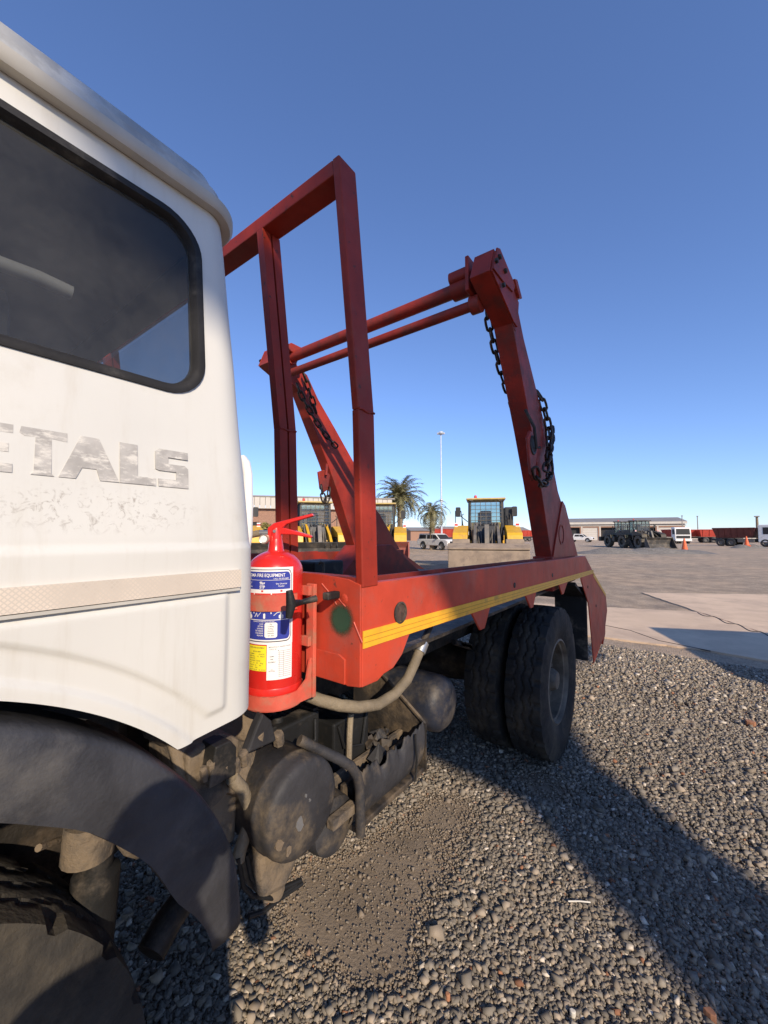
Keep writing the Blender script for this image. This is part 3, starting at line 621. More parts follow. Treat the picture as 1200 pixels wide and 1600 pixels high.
# shock absorber and steering gear seen inside the front arch
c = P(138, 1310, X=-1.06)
T(MB().lathe([(.001, .0), (.046, .0), (.046, .30), (.03, .31), (.03, .5), (.001, .5)], (c[0], c[1], c[2] - .38), (0, .06, 1), 16), 'shock_absorber', 'black', smooth=40)  # black tone stands in for the shade inside the arch
T(MB().lathe([(.001, .0), (.049, .0), (.049, .075), (.001, .075)], (c[0], c[1], c[2] - .035), (0, .06, 1), 18), 'shock_lit_band', 'dust', smooth=40)  # added pale ring, paints the sunlit top of the shock in colour
T(MB().tube([P(60, 1325, X=-1.05), P(112, 1305, X=-1.12), P(165, 1290, X=-1.2)], .007, 8), 'brake_pipe', 'dust', smooth=40)
T(MB().tube([P(235, 1490, X=-1.08), P(262, 1440, X=-1.1), P(300, 1385, X=-1.16)], .036, 12), 'steering_rod', 'greasy', smooth=40)
T(MB().tube([P(185, 1310, X=-1.05), P(200, 1330, X=-1.05), P(215, 1335, X=-1.12)], .010, 8), 'brake_pipe', 'dust', smooth=40)
# ---------------- front drum tank with dusty shoulder, its bracket and the drain valve
tc = P(480, 1266, X=-.86)
TK = (-.86, float(tc[1]), float(tc[2]))
T(MB().lathe([(.001, .0), (.07, -.001), (.108, -.005), (.122, -.011), (.1275, -.019), (.1300, -.030), (.1300, -.062), (.1330, -.066), (.1330, -.074), (.130, -.078), (.130, -.42), (.12, -.45), (.001, -.47)], TK, (1, 0, 0), 40), 'air_tank', 'tank', smooth=40)
for q, r_ in (((468, 1288), .016), ((478, 1243), .005), ((484, 1250), .004), ((438, 1322), .014), ((452, 1330), .012)):
    a = P(*q, X=-.860); T(MB().prism([(a[1] + r_ * random.uniform(.6, 1.1) * math.cos(k * .63), a[2] + 1.2 * r_ * random.uniform(.6, 1.1) * math.sin(k * .63)) for k in range(10)], 0, -.8635 - (.006 if q[1] > 1310 else 0), -.8585 - (.003 if q[1] > 1310 else 0)), 'paint_chip', 'alu' if q[1] < 1310 else 'dust')
# sloping dust-caked engine cover between cab and tank
mb = MB()
def cov(i, j):
    u, v = i / 14, j / 14
    x = -.98 - .28 * u; y = .50 + .34 * v
    z = 1.17 - .10 * v - .10 * (1 - u) * 1 + .03 * math.sin(7 * u + 3 * v) + .012 * math.sin(21 * v + 5 * u)
    return (x, y, z - (.12 * sstep(.75, 1, 1 - u)))
T(mb.grid(15, 15, cov), 'engine_cover', 'dust', smooth=60, solid=.02)
T(MB().prism([(.53, .80), (.66, .80), (.67, 1.06), (.62, 1.10), (.52, 1.08)], 0, -1.22, -1.0), 'filter_bracket', 'dust', bev=.008)
a = P(345, 1183, X=-.98)
T(MB().prism([(a[1] - .045, a[2] - .05), (a[1] + .03, a[2] - .05), (a[1] + .03, a[2] + .02), (a[1] + .012, a[2] + .045), (a[1] - .03, a[2] + .045)], 0, -1.02, -.955), 'relay_block', 'black', bev=.004)
for px_, py_, r in ((330, 1196, .012), (352, 1200, .010), (368, 1192, .012), (380, 1180, .014), (318, 1205, .010), (405, 1150, .014), (435, 1150, .016)):
    a = P(px_, py_, X=-.965); T(MB().lathe([(.001, .012), (r * .9, .01), (r, 0), (r, -.03)], a, (.3, -.3, .9), 7), 'bolt', 'dust')
a = P(412, 1150, X=-.95); T(MB().prism([(a[1] - .05, a[2] - .03), (a[1] + .05, a[2] - .035), (a[1] + .03, a[2] + .03), (a[1], a[2] + .06), (a[1] - .02, a[2] + .03)], 0, -.985, -.955), 'tank_bracket', 'tank', bev=.006)
pts = [P(x, y, X=-.97) for x, y in ((362, 1215), (378, 1232), (389, 1258), (388, 1290), (376, 1325), (372, 1345))]
T(MB().tube(pts, .017, 12), 'coolant_hose', 'hose', smooth=40)
a = P(432, 1345, X=-.95)
T(MB().prism([(a[1] - .06, a[2] - .06), (a[1] + .02, a[2] - .085), (a[1] + .07, a[2] - .03), (a[1] + .055, a[2] + .06), (a[1] - .075, a[2] + .055)], 0, -1.05, -.93), 'drain_valve', 'dust', bev=.02)
T(MB().lathe([(.001, 0), (.03, 0), (.034, .02), (.03, .05), (.001, .05)], (a[0] - .03, a[1] + .01, a[2] - .115), (0, .2, 1), 12), 'valve_cap', 'dust', smooth=40)
for q in (((385, 1335), (392, 1370), (408, 1392), (440, 1388), (470, 1375)), ((372, 1340), (380, 1385), (395, 1400), (430, 1404), (462, 1382)), ((388, 1432), (412, 1424), (440, 1402), (472, 1380))):
    T(MB().tube([P(x, y, X=-.96) for x, y in q], .0065, 8), 'cable', 'black', smooth=40)
# ---------------- battery box: two batteries, bent guard tube, torn dark cover
bx0, bx1 = -1.26, -.875
T(MB().b(bx0, bx1, 1.02, 1.44, .66, .68), 'battery_tray', 'steel_dark', bev=.004)
bat1 = T(MB().b(-1.27, -1.03, .79, 1.0, .80, 1.02), 'battery', 'black', bev=.008)
for k in range(3): T(MB().lathe([(.001, .014), (.016, .013), (.019, 0), (.019, -.01)], (-1.08 - .052 * k, .86 + .012 * k, 1.021), (0, 0, 1), 14), 'battery_cap', 'black', bat1, smooth=40)
for y in (.80, .975): T(MB().b(-1.25, -1.035, y, y + .022, 1.019, 1.031), 'battery_rim', 'black', bat1, bev=.003)
T(MB().tube([(-1.027, .82, 1.0), (-1.015, .83, .94), (-1.012, .90, .90), (-1.015, .965, .94), (-1.027, .975, 1.0)], .006, 8), 'carry_strap', 'black', bat1, smooth=40)
bat2 = T(MB().b(-1.24, -1.02, 1.06, 1.26, .69, .95), 'battery', 'black', bev=.008)
T(MB().tube([(-1.017, 1.08, .94), (-1.005, 1.10, .86), (-1.005, 1.2, .83), (-1.017, 1.24, .94)], .006, 8), 'carry_strap', 'black', bat2, smooth=40)
T(MB().b(-1.0, -.98, 1.02, 1.44, .68, .80), 'tray_rail', 'dust', bev=.003)
T(MB().b(-.95, -.935, 1.02, 1.44, .70, .79), 'tray_rail', 'steel_dark', bev=.003)
hp = [P(x, y, X=-.985) for x, y in ((548, 1115), (546, 1150), (545, 1190))]
T(MB().tube(hp, .011, 8), 'clamp_rod', 'hose', smooth=40)
gt = [P(468, 1156, X=-.93), P(500, 1172, X=-.90), P(530, 1186, X=-.87), P(548, 1197, X=-.855), P(558, 1212, X=-.85), P(562, 1230, X=-.85), P(563, 1265, X=-.85), P(563, 1305, X=-.85)]
T(MB().tube(gt, .0155, 14), 'guard_tube', 'tank', smooth=40)
T(MB().b(-.90, -.868, .905, 1.015, .735, .765), 'tube_bracket', 'dust', bev=.004)
# dark curved side panel with a torn upper edge
NB = 70
def tear_(t): return .005 * math.sin(t * 19 + 1) + .004 * math.sin(t * 47) + .004 * math.sin(t * 101 + 2) - .04 * math.exp(-((t - .36) / .06) ** 2) - .03 * math.exp(-((t - .62) / .045) ** 2) + .012 * sstep(.8, .85, t)
mb = MB()
def pan(i, j):
    t = i / (NB - 1); y = 1.01 + .43 * t; v = j / 11; top = .845 + tear_(t); z = .665 + (top - .665) * v
    x = -.862 - .05 * (1 - v) ** 3 - .012 * v * v
    return (x - .012 * sstep(.7, 1, v) * (.5 + .5 * math.sin(t * 31 + math.sin(t * 13) * 2)) * (1 - sstep(.78, .84, t)), y, z)
side = T(mb.grid(NB, 12, pan), 'battery_cover', 'tank', smooth=50, solid=.006)
T(MB().tube([(-.857, 1.345, .68), (-.852, 1.348, .76), (-.860, 1.35, .85)], .005, 6), 'cover_band', 'black', side)
T(MB().add([(-.868, 1.442, .66), (-1.26, 1.442, .66), (-1.26, 1.442, 1.03), (-1.12, 1.442, 1.03), (-.868, 1.442, .855)], [(0, 1, 2, 3, 4)]), 'box_end_plate', 'steel_dark', solid=.006)
T(MB().tube([(-.868, 1.44, .855), (-1.12, 1.44, 1.03), (-1.26, 1.44, 1.03)], .008, 6), 'end_plate_rim', 'steel_dark')
for k in range(9):     # crumpled rags of torn cover lying in the box
    cx, cy = -.93 - .1 * random.random(), 1.2 + .21 * random.random(); mb = MB()
    rr_ = [random.uniform(.015, .045) for _ in range(8)]
    mb.add([(cx, cy, .82 + .03 * random.random())] + [(cx + rr_[q] * math.cos(q * .785), cy + rr_[q] * math.sin(q * .785), .78 + .05 * random.random()) for q in range(8)], [(0, q + 1, (q + 1) % 8 + 1) for q in range(8)])
    T(mb, 'torn_flap', 'tank' if k % 3 else 'greasy', side, solid=.004)
# drum under the panel front (round end of the fuel reservoir)
T(MB().lathe([(.001, 0), (.06, -.004), (.085, -.02), (.09, -.05), (.09, -.3), (.001, -.3)], (-.90, .965, .70), (1, 0, 0), 24), 'reservoir', 'tank', smooth=40)
# second tank
t2 = P(697, 1108, X=-.93)
T(MB().lathe([(.001, 0), (.06, -.004), (.10, -.016), (.125, -.04), (.132, -.075), (.132, -.5), (.001, -.52)], (-.93, float(t2[1]) + .04, float(t2[2])), (1, .0, 0), 36), 'air_tank', 'tank_blue', smooth=40)
# thick grey hose with metal coupling
hs = [(470, 1082, -1.0), (500, 1094, -.95), (530, 1102, -.92), (560, 1105, -.9), (590, 1101, -.89), (616, 1085, -.88), (636, 1062, -.87), (648, 1036, -.865), (656, 1016, -.86)]
hose = T(MB().tube([P(x, y, X=X_) for x, y, X_ in hs], .0195, 14), 'hydraulic_hose', 'hose', smooth=40)
T(MB().tube([P(655, 1019, X=-.86), P(661, 1004, X=-.86)], .025, 10), 'hose_coupling', 'alu', hose, smooth=40)
T(MB().tube([P(660, 1006, X=-.86), P(664, 996, X=-.86), P(672, 978, X=-.86)], .014, 12), 'hose_end', 'steel_dark', hose, smooth=40)
# ---------------- bed
def bz(y): return 1.484 - (y - .96) * .0175       # top edge
def sz(y): return 1.350 - (y - .9) * .0225        # top of yellow stripe
def szb(y): return 1.300 - (y - .9) * .0195
for s in (1, -1):
    xo = -.75 if s == 1 else mir(-.75)
    def xx(a, b): return (xo - a, xo - b) if s == 1 else (xo + a, xo + b)
    side = [(.895, 1.19), (.968, 1.188), (1.0, 1.20), (1.05, 1.205), (1.10, 1.235), (1.145, szb(1.145) - .004)]
    for y0, y1, yt in ((1.647, 1.851, 1.764), (2.398, 2.605, 2.519), (3.194, 3.466, 3.307)):
        side += [(y0, szb(y0) - .004), (yt - .03, 1.193 - (yt - 1.76) * .016), (yt + .02, 1.193 - (yt - 1.76) * .016), (y1, szb(y1) - .004)]
    side += [(4.0, szb(4.0) - .004), (4.02, 1.20), (4.33, .95), (4.52, .335), (5.20, .476), (5.47, .719), (5.40, .906), (4.66, 1.223), (4.22, 1.424), (.895, bz(.895))]
    bs_ = T(MB().prism(side, 0, *xx(.0, .010)), 'bed_side', 'red_faded', bev=.003)
    T(MB().prism([(.896, szb(.9)), (4.62, szb(4.62)), (4.60, sz(4.6)), (.896, sz(.9))], 0, *xx(-.0035, -.0005)), 'reflective_stripe', 'yellow', bs_)
    T(MB().prism([(4.64, szb(4.62)), (5.38, .925), (5.37, .895), (4.60, szb(4.62) - .028)], 0, *xx(-.0035, -.0005)), 'reflective_stripe', 'yellow', bs_)
    for q in (.3, .62):
        T(MB().prism([(.9, szb(.9) + (sz(.9) - szb(.9)) * q), (4.6, szb(4.6) + (sz(4.6) - szb(4.6)) * q), (4.6, szb(4.6) + (sz(4.6) - szb(4.6)) * (q + .05)), (.9, szb(.9) + (sz(.9) - szb(.9)) * (q + .05))], 0, *xx(-.0045, -.003)), 'stripe_ridge', 'stripe_line', bs_)
    T(MB().prism([(.905, bz(.905) - .012), (4.2, bz(4.2) - .012), (4.2, bz(4.2) - .002), (.905, bz(.905) - .002)], 0, *xx(.0095, .042)), 'top_flange', 'red_faded', bs_, bev=.002)
    T(MB().prism([(.93, bz(.93) - .075), (4.2, bz(4.2) - .075), (4.2, bz(4.2) + .008), (.93, bz(.93) + .008)], 0, *xx(.085, .093)), 'inner_rail', 'red_worn', bs_)
    T(MB().b(*xx(.0105, .09), .93, 4.2, 1.375, 1.385), 'inner_ledge', 'steel_dark', bs_)
    hb = P(625, 957, X=-.75)
    T(MB().lathe([(.034, -.004), (.036, .004), (.030, .006), (.028, .002), (.0275, .0012)], (xo, hb[1], hb[2]), (s, 0, 0), 24), 'hole_collar', 'steel_dark', bs_, smooth=40)
    T(MB().lathe([(.001, .0012), (.0275, .0012)], (xo, hb[1], hb[2]), (s, 0, 0), 24), 'hole_rust', 'rusty', bs_)
    for yb, zb_ in ((4.30, 1.12), (4.72, .88), (2.2, 1.35), (3.0, 1.34)):
        T(MB().lathe([(.001, .004), (.014, .003), (.016, -.002)], (xo, yb, zb_), (s, 0, 0), 10), 'rivet', 'steel_dark', bs_)
    T(MB().b(*xx(.012, .30), 4.27, 4.30, .42, 1.12), 'splash_guard', 'black', bs_)
    T(MB().prism([(3.9, 1.20), (4.38, 1.0), (4.38, .98), (3.9, 1.17)], 0, *xx(.03, .5)), 'splash_top', 'black', bs_)
    T(MB().prism([(5.25, .36), (5.42, .45), (5.47, .66), (5.40, .66), (5.22, .48)], 0, *xx(.02, .12)), 'tail_bracket', 'red_faded', bs_, bev=.004)
# front panel with folded lower lip and corner fold
fp = T(MB().prism([(mir(-.752), 1.21), (-.90, 1.21), (-.80, 1.185), (-.752, 1.192), (-.752, 1.483), (-.80, 1.497), (-.92, 1.505), (mir(-.92), 1.505), (mir(-.752), 1.483)], 1, .888, .8945), 'front_panel', 'red_faded', bev=.002)
T(MB().prism([(mir(-.80), 1.19), (-.805, 1.19), (-.805, 1.262), (-.83, 1.274), (mir(-.83), 1.274), (mir(-.80), 1.262)], 1, .880, .8875), 'front_lip', 'red_faded', fp, bev=.002)
T(MB().b(mir(-.76), -.76, .895, .94, 1.49, 1.502), 'panel_cap', 'red_worn', fp)
gp = P(533, 968, Y=.887)
soft_edge(M['green'], (gp[0] - TO[0], 0, gp[2] - TO[2]), .062, .062)
sp = MB(); sp.add([(gp[0] + .064 * math.cos(a) * r, .8874, gp[2] + .062 * math.sin(a) * r) for r in (1,) for a in np.linspace(0, 2 * math.pi, 28)[:-1]], [tuple(range(27))])
T(sp, 'spray_dot', 'green', fp)
for q in (((503, 912), (518, 930), (526, 945)), ((553, 972), (560, 990), (566, 1004)), ((520, 925), (533, 940), (540, 948))):
    T(MB().tube([P(x, y, Y=.8875) for x, y in q], .0022, 6), 'weld_scar', 'bracket_red', fp)
a = P(537, 936, Y=.886); T(MB().lathe([(.001, .004), (.010, .003), (.016, 0)], (a[0], .8878, a[2]), (0, -1, 0), 10), 'paint_blister', 'red_faded', fp)
# deck, far wall lining and bed floor
T(MB().b(mir(-.84), -.84, .90, 4.2, 1.19, 1.205), 'deck', 'steel_dark')
T(MB().b(mir(-.84) , mir(-.86), .95, 2.7, 1.204, 1.47), 'deck_kerb', 'red_worn', bev=.003)
T(MB().prism([(1.3, 1.204), (1.5, 1.204), (1.5, 1.50), (1.3, 1.50)], 0, -1.55, -1.38), 'rubber_stop', 'black', bev=.01)
r0 = P(500, 905, Y=1.25); r1 = P(506, 880, Y=1.25)
T(MB().tube([(r0[0], 1.25, 1.20), (r1[0], 1.25, r1[2] - .012), (r1[0], 1.25, r1[2]), (r1[0] - .02, 1.25, r1[2] + .004), (r1[0] - .03, 1.25, r1[2] - .006)], .006, 8), 'hook_rod', 'steel_dark', smooth=40)
# ---------------- headboard
def hb_y(z): return .872 + (2.0 - z) * .04 if z < 2.0 else .872 - (z - 2.0) * .127
def post(xr, w, name='headboard_post', chan=False):
    for z0, z1 in ((1.474, 2.0), (2.0, 2.674 if chan else 2.715)):
        y0, y1 = hb_y(z0 + .001), hb_y(z1 - .0001); dpt = .074
        def slab(xa, xb, ya, yb):
            return MB().add([(xa, y0 + ya, z0), (xb, y0 + ya, z0), (xb, y0 + yb, z0), (xa, y0 + yb, z0), (xa, y1 + ya, z1), (xb, y1 + ya, z1), (xb, y1 + yb, z1), (xa, y1 + yb, z1)],
                            [(0, 1, 2, 3), (4, 7, 6, 5), (0, 4, 5, 1), (1, 5, 6, 2), (2, 6, 7, 3), (3, 7, 4, 0)])
        if chan:
            T(slab(xr - w, xr - w + .006, 0, dpt), 'post_web', 'red', bev=.001); T(slab(xr - w + .0062, xr, 0, .034), 'post_flange', 'red', bev=.001); T(slab(xr - w + .0062, xr, dpt - .033, dpt), 'post_flange', 'red', bev=.001)
        else:
            T(slab(xr - w, xr, 0, dpt), name, 'red', bev=.004)
    T(MB().tube([(xr + .001, hb_y(2) + .001 + .072 * t, 2.0 + .003 * math.sin(9 * t)) for t in np.linspace(0, 1, 6)], .004, 6), 'weld_seam', 'red_worn')
post(-.747, .027); post(mir(-.747) + .027, .027)
post(-1.108, .032, chan=True); post(mir(-1.108) + .032, .032, chan=True)
y1 = hb_y(2.715)
T(MB().add([(x, y1 + (.002 if k < 2 else .002) + dy + (0.0 if z else .006), 2.715 - .040 + z) for x in (mir(-.747) + .028, -.747 - .028) for z in (0, .040) for dy in (0, .07) for k in (0,)],
  [(0, 1, 3, 2), (4, 6, 7, 5), (0, 4, 5, 1), (2, 3, 7, 6), (0, 2, 6, 4), (1, 5, 7, 3)]), 'headboard_beam', 'red', bev=.003)
# ---------------- lifting arms and cross bars
def AP(*px): return [tuple(P(x, y, X=-.8)[1:]) for x, y in px]
armpoly = AP((862, 872), (844.8, 757.5), (830.8, 673.5), (817.6, 600), (800.7, 504.7), (765, 422), (772, 388), (806.7, 471), (818.7, 530), (836, 600), (855, 679), (872, 768), (880, 793), (898, 866))
gus = AP((862, 872), (866, 845), (877, 783), (881, 790)) + [(4.08, 1.43)]
cap = AP((765.5, 421), (771.5, 389), (776, 391), (800, 448), (797, 458), (780, 440))
chk = AP((766, 424), (800, 503), (806, 512), (808, 474), (777, 396), (771, 393))
armpoly = [(y, z) for y, z in armpoly]
for s in (1, -1):
    xo = -.80 if s == 1 else mir(-.80) + 0.0
    def xx(a, b): return (xo - a, xo - b) if s == 1 else (xo + a, xo + b)
    arm = T(MB().prism(armpoly, 0, *xx(0, .12)), 'lifting_arm', 'red_worn' if s == 1 else 'red', bev=.004)
    T(MB().prism(gus, 0, *xx(-.012, -.0005)), 'arm_gusset', 'red', arm, bev=.002)
    hc = P(877, 835, X=-.788); T(MB().lathe([(.075, .003), (.082, .004), (.082, -.001), (.07, -.001), (.068, .002)], (xo + s * .012, hc[1], hc[2]), (s, 0, 0), 26), 'gusset_hole_rim', 'red_worn', arm, smooth=40)
    T(MB().prism(chk, 0, *xx(-.012, -.0005)), 'cheek_plate', 'red', arm, bev=.002)
    T(MB().prism(cap, 0, *xx(-.022, -.0125)), 'pin_plate', 'red', arm, bev=.002)
    for q in ((774, 408), (779, 402), (788, 424), (785, 446)):
        b = P(*q, X=-.78); T(MB().lathe([(.001, .016), (.014, .015), (.016, 0)], (xo + s * .021, b[1], b[2]), (s, 0, 0), 6), 'bolt', 'steel_dark', arm)
    e0 = P(797, 438, X=-.8); e1 = P(805, 468, X=-.8)
    T(MB().prism([(e0[1], e0[2]), (e0[1] + .05, e0[2] + .02), (e1[1] + .05, e1[2] + .02), (e1[1], e1[2])], 0, *xx(-.03, .04)), 'stop_lug', 'red', arm, bev=.004)
    T(MB().prism([(2.09, 3.06), (2.31, 3.06), (2.31, 3.27), (2.09, 3.27)], 0, *xx(.1495, .172)), 'clamp_plate', 'red_worn', arm, bev=.004)
    T(MB().prism(rrect(2.12, 2.28, 3.17, 3.245, .03), 0, *xx(.173, .30)), 'bar_housing', 'red_worn', arm, bev=.004)
    T(MB().lathe([(.001, 0), (.075, 0), (.075, .05), (.06, .055), (.06, .12), (.001, .12)], (xx(.121, 0)[0], 2.2, 3.157), (-s, 0, 0), 20), 'bar_collar', 'red_worn', arm, smooth=40)
    T(MB().lathe([(.001, 0), (.055, 0), (.055, .06), (.001, .06)], (xx(.121, 0)[0], 2.2, 3.022), (-s, 0, 0), 18), 'bar_collar', 'red_worn', arm, smooth=40)
    T(MB().b(*xx(-.01, .135), 3.17, 3.62, 1.20, 1.46), 'arm_foot', 'red_worn', arm, bev=.006)
    if s == -1:   # wedge-shaped base of the far arm standing inside the bed
        T(MB().prism([(2.6, 1.204), (4.0, 1.204), (3.45, 1.52), (3.0, 1.52)], 0, mir(-.80) + .125, mir(-.80) + .40), 'arm_base', 'red_worn', bev=.006)
    T(MB().prism(AP((800, 503), (801, 503), (806, 518), (805, 518)), 0, *xx(-.003, .0)), 'weld_seam', 'red_worn', arm)
    # hook plate that parks the chain end
    k0 = P(833, 712, X=-.77)
    hk = [(k0[1] - .10 + .0, k0[2] + .10), (k0[1] - .05, k0[2] + .16), (k0[1] + .05, k0[2] + .16), (k0[1] + .10, k0[2] + .09), (k0[1] + .06, k0[2] - .12), (k0[1] + .0, k0[2] - .17), (k0[1] - .05, k0[2] - .13)]
    if s == 1:
        T(MB().prism(hk, 0, *xx(-.03, -.012)), 'hook_plate', 'red_worn', arm, bev=.008)
        T(MB().lathe([(.045, .004), (.05, .008), (.062, .008), (.066, 0), (.05, -.01), (.045, -.01)], (xo + .03, k0[1] + .0, k0[2] + .07), (1, 0, 0), 22), 'hook_eye', 'steel_dark', arm, smooth=40)
        T(MB().lathe([(.001, .002), (.044, .002)], (xo + .0305, k0[1], k0[2] + .07), (1, 0, 0), 18), 'eye_recess', 'dark', arm)
        T(MB().tube([(xo + .003, k0[1] - .06, k0[2] + .30), (xo + .05, k0[1] - .03, k0[2] + .18), (xo + .05, k0[1] + .01, k0[2] + .05), (xo + .06, k0[1] + .05, k0[2] + .06)], .010, 8), 'park_hook', 'steel_dark', arm, smooth=40)
    else:
        h2 = P(507, 750, X=mir(-.80) + .14)
        T(MB().prism([(h2[1] - .08, h2[2] + .07), (h2[1], h2[2] + .10), (h2[1] + .08, h2[2] + .06), (h2[1] + .05, h2[2] - .09), (h2[1], h2[2] - .12), (h2[1] - .05, h2[2] - .09)], 0, xo + .118, xo + .14), 'hook_plate', 'red_worn', arm, bev=.006)
        T(MB().tube([(xo + .12, h2[1] + .05, h2[2] + .16), (xo + .15, h2[1] + .02, h2[2] + .12), (xo + .17, h2[1] - .01, h2[2] + .04)], .012, 8), 'park_hook', 'red_worn', arm, smooth=40)
for (z, r) in ((3.157, .043), (3.022, .032)):
    T(MB().tube([(-.93, 2.2, z), (mir(-.93), 2.2, z)], r, 18), 'cross_bar', 'red_worn', smooth=40)
T(MB().tube([(-.96, 2.2, 3.157), (-1.10, 2.2, 3.157)], .062, 16), 'bar_sleeve', 'red_worn', smooth=40)
# ---------------- extinguisher bracket on the front panel
EX, EY, ER = -1.02, .795, .084
br = T(MB().b(-.956, -.922, .866, .8795, 1.13, 1.475), 'extinguisher_bracket', 'bracket_red', bev=.002)
def arc(a0, a1, r, z0, z1, th=.004, n=28):
    mb = MB()
    def fn(i, j):
        a = math.radians(a0 + (a1 - a0) * i / n); rr_, z = ((r, z0), (r + th, z0), (r + th, z1), (r, z1), (r, z0))[j]
        return (EX + rr_ * math.cos(a), EY + rr_ * math.sin(a), z)
    return mb.grid(n + 1, 5, fn)
T(arc(-200, 8, ER + .002, 1.407, 1.455), 'strap_band', 'bracket_red', br, smooth=40)
T(arc(-180, 180, ER + .006, 1.128, 1.168), 'base_cup', 'bracket_red', br, smooth=40)
T(MB().lathe([(.001, 0), (.09, 0), (.09, .006), (.001, .006)], (EX, EY, 1.124), (0, 0, 1), 28), 'cup_floor', 'bracket_red', br)
T(MB().prism([(.79, 1.13), (.8655, 1.13), (.8655, 1.25), (.858, 1.25), (.845, 1.19), (.81, 1.165), (.79, 1.165)], 0, -.934, -.928), 'cup_arm', 'bracket_red', br)
for z in (1.285, 1.44): T(MB().b(-.962, -.93, .852, .8655, z, z + .03), 'bracket_tab', 'bracket_red', br, bev=.002)
# rubber T-latch
l0 = P(455, 944, Y=.705); l1 = P(472, 941, Y=.76); l2 = P(494, 935, Y=.80)
lt = T(MB().tube([(l0[0], l0[1], l0[2]), tuple((l0 + l1) / 2), tuple(l1), tuple(l2)], [.012, .010, .0075, .010], 10), 'rubber_latch', 'black', br, smooth=40)
T(MB().tube([(l0[0] - .004, l0[1] - .004, l0[2] - .036), (l0[0], l0[1], l0[2]), (l0[0] - .004, l0[1] - .004, l0[2] + .036)], [.009, .014, .009], 10), 'latch_grip', 'black', br, smooth=40)
T(MB().b(l2[0] - .012, l2[0] + .012, .835, .888, l2[2] - .010, l2[2] + .012), 'latch_anchor', 'black', br, bev=.004)
# ------------------------------------------------------------ fire extinguisher
ext = empty('fire_extinguisher', (EX, EY, 1.13), 0, 'red dry powder fire extinguisher strapped behind the white cab', 'extinguisher')
EO = (EX, EY, 1.13)
def E_(mb, name, mt, parent=None, **k): return mb.build(name, M[mt], parent if parent else ext, EO, **k)
prof = [(.001, 0), (.070, 0), (.078, .004), (.078, .022), (.0825, .026), (.084, .032), (.084, .052), (.0828, .055), (.084, .058), (.084, .385)]
prof += [(.084 * math.cos(a), .385 + .066 * math.sin(a)) for a in np.linspace(.15, 1.25, 9)] + [(.024, .452), (.022, .470), (.019, .488), (.016, .50), (.001, .50)]
body = E_(MB().lathe(prof, (EX, EY, 1.13), (0, 0, 1), 64), 'cylinder', 'ext_red', smooth=40)
DR = np.array([.80, .60, 0]); ZH = 1.13 + .49
def lev(pts, th, name):
    """lever outline in (along right, up), extruded across"""
    nrm = np.array([-.6, .8, 0]); v = []
    for t in (-th / 2, th / 2):
        for a, z in pts: v.append(np.array([EX, EY, ZH]) + DR * a + nrm * t + np.array([0, 0, z]))
    n = len(pts); mb = MB().add(v, [tuple(range(n)), tuple(range(2 * n - 1, n - 1, -1))] + [(i, n + i, n + (i + 1) % n, (i + 1) % n) for i in range(n)])
    return E_(mb, name, 'ext_red', bev=.003)
lev([(-.022, -.012), (-.024, .03), (-.005, .045), (.045, .058), (.116, .076), (.120, .068), (.06, .050), (.035, .042), (.022, .028), (.014, -.01)], .026, 'squeeze_lever')
lev([(.0, .012), (.01, .032), (.03, .030), (.06, .022), (.115, .006), (.113, -.002), (.055, .009), (.02, .010)], .022, 'carry_handle')
E_(MB().lathe([(.018, -.03), (.02, 0), (.015, .03)], (EX, EY, ZH), (0, 0, 1), 16), 'valve_body', 'ext_red', smooth=40)
g = np.array([EX, EY, ZH]) + DR * -.030 + np.array([.6, -.8, 0]) * .016 + np.array([0, 0, -.004])
gg = E_(MB().lathe([(.001, .012), (.011, .012), (.014, .014), (.0155, .010), (.0155, 0), (.001, 0)], g, (.6, -.8, 0), 20), 'pressure_gauge', 'gauge', smooth=40)
E_(MB().lathe([(.001, .0135), (.0105, .0135)], g, (.6, -.8, 0), 20), 'gauge_face', 'lab_white', gg)
E_(MB().tube([np.array([EX, EY, ZH + .014]) + DR * a + np.array([0, 0, z]) for a, z in ((-.015, 0), (-.05, .0), (-.062, -.001))], .0095, 12), 'hose_ferrule', 'alu', smooth=40)
E_(MB().tube([np.array([EX, EY, ZH + .014]) + DR * a + np.array([0, 0, z]) + np.array([-.6, .8, 0]) * q for a, z, q in ((-.05, 0, 0), (-.08, -.006, .0), (-.105, -.03, .01), (-.115, -.08, .02), (-.112, -.2, .03), (-.105, -.42, .03))], .0105, 12), 'discharge_hose', 'hose', smooth=40)
E_(MB().tube([np.array([EX, EY, ZH + .02]) + np.array([.6, -.8, 0]) * t for t in (-.02, .02)], .005, 8), 'pivot_pin', 'alu', smooth=40)
def wrap(s, z, e):      # s: degrees round the cylinder, z: height
    a = math.radians(s); return (EX + (ER + e) * math.cos(a), EY + (ER + e) * math.sin(a), z)
def patch(a0, a1, z0, z1, e, mt, name='label_patch', r=0, parent=None):
    """label field hugging the cylinder; r = rounded corners in metres"""
    mb = MB(); n = max(2, int(abs(a1 - a0) / 2.5)); k = ER * math.pi / 180
    top, bot = [], []
    for i in range(n + 1):
        a = a0 + (a1 - a0) * i / n; dx = max(0, r - (a - a0) * k, r - (a1 - a) * k); c = r - math.sqrt(max(0, r * r - dx * dx)) if r else 0
        bot.append(wrap(a, z0 + c, e)); top.append(wrap(a, z1 - c, e))
    mb.add(bot + top, [(i, i + 1, n + 2 + i, n + 1 + i) for i in range(n)])
    return E_(mb, name, mt, parent or body, smooth=True)
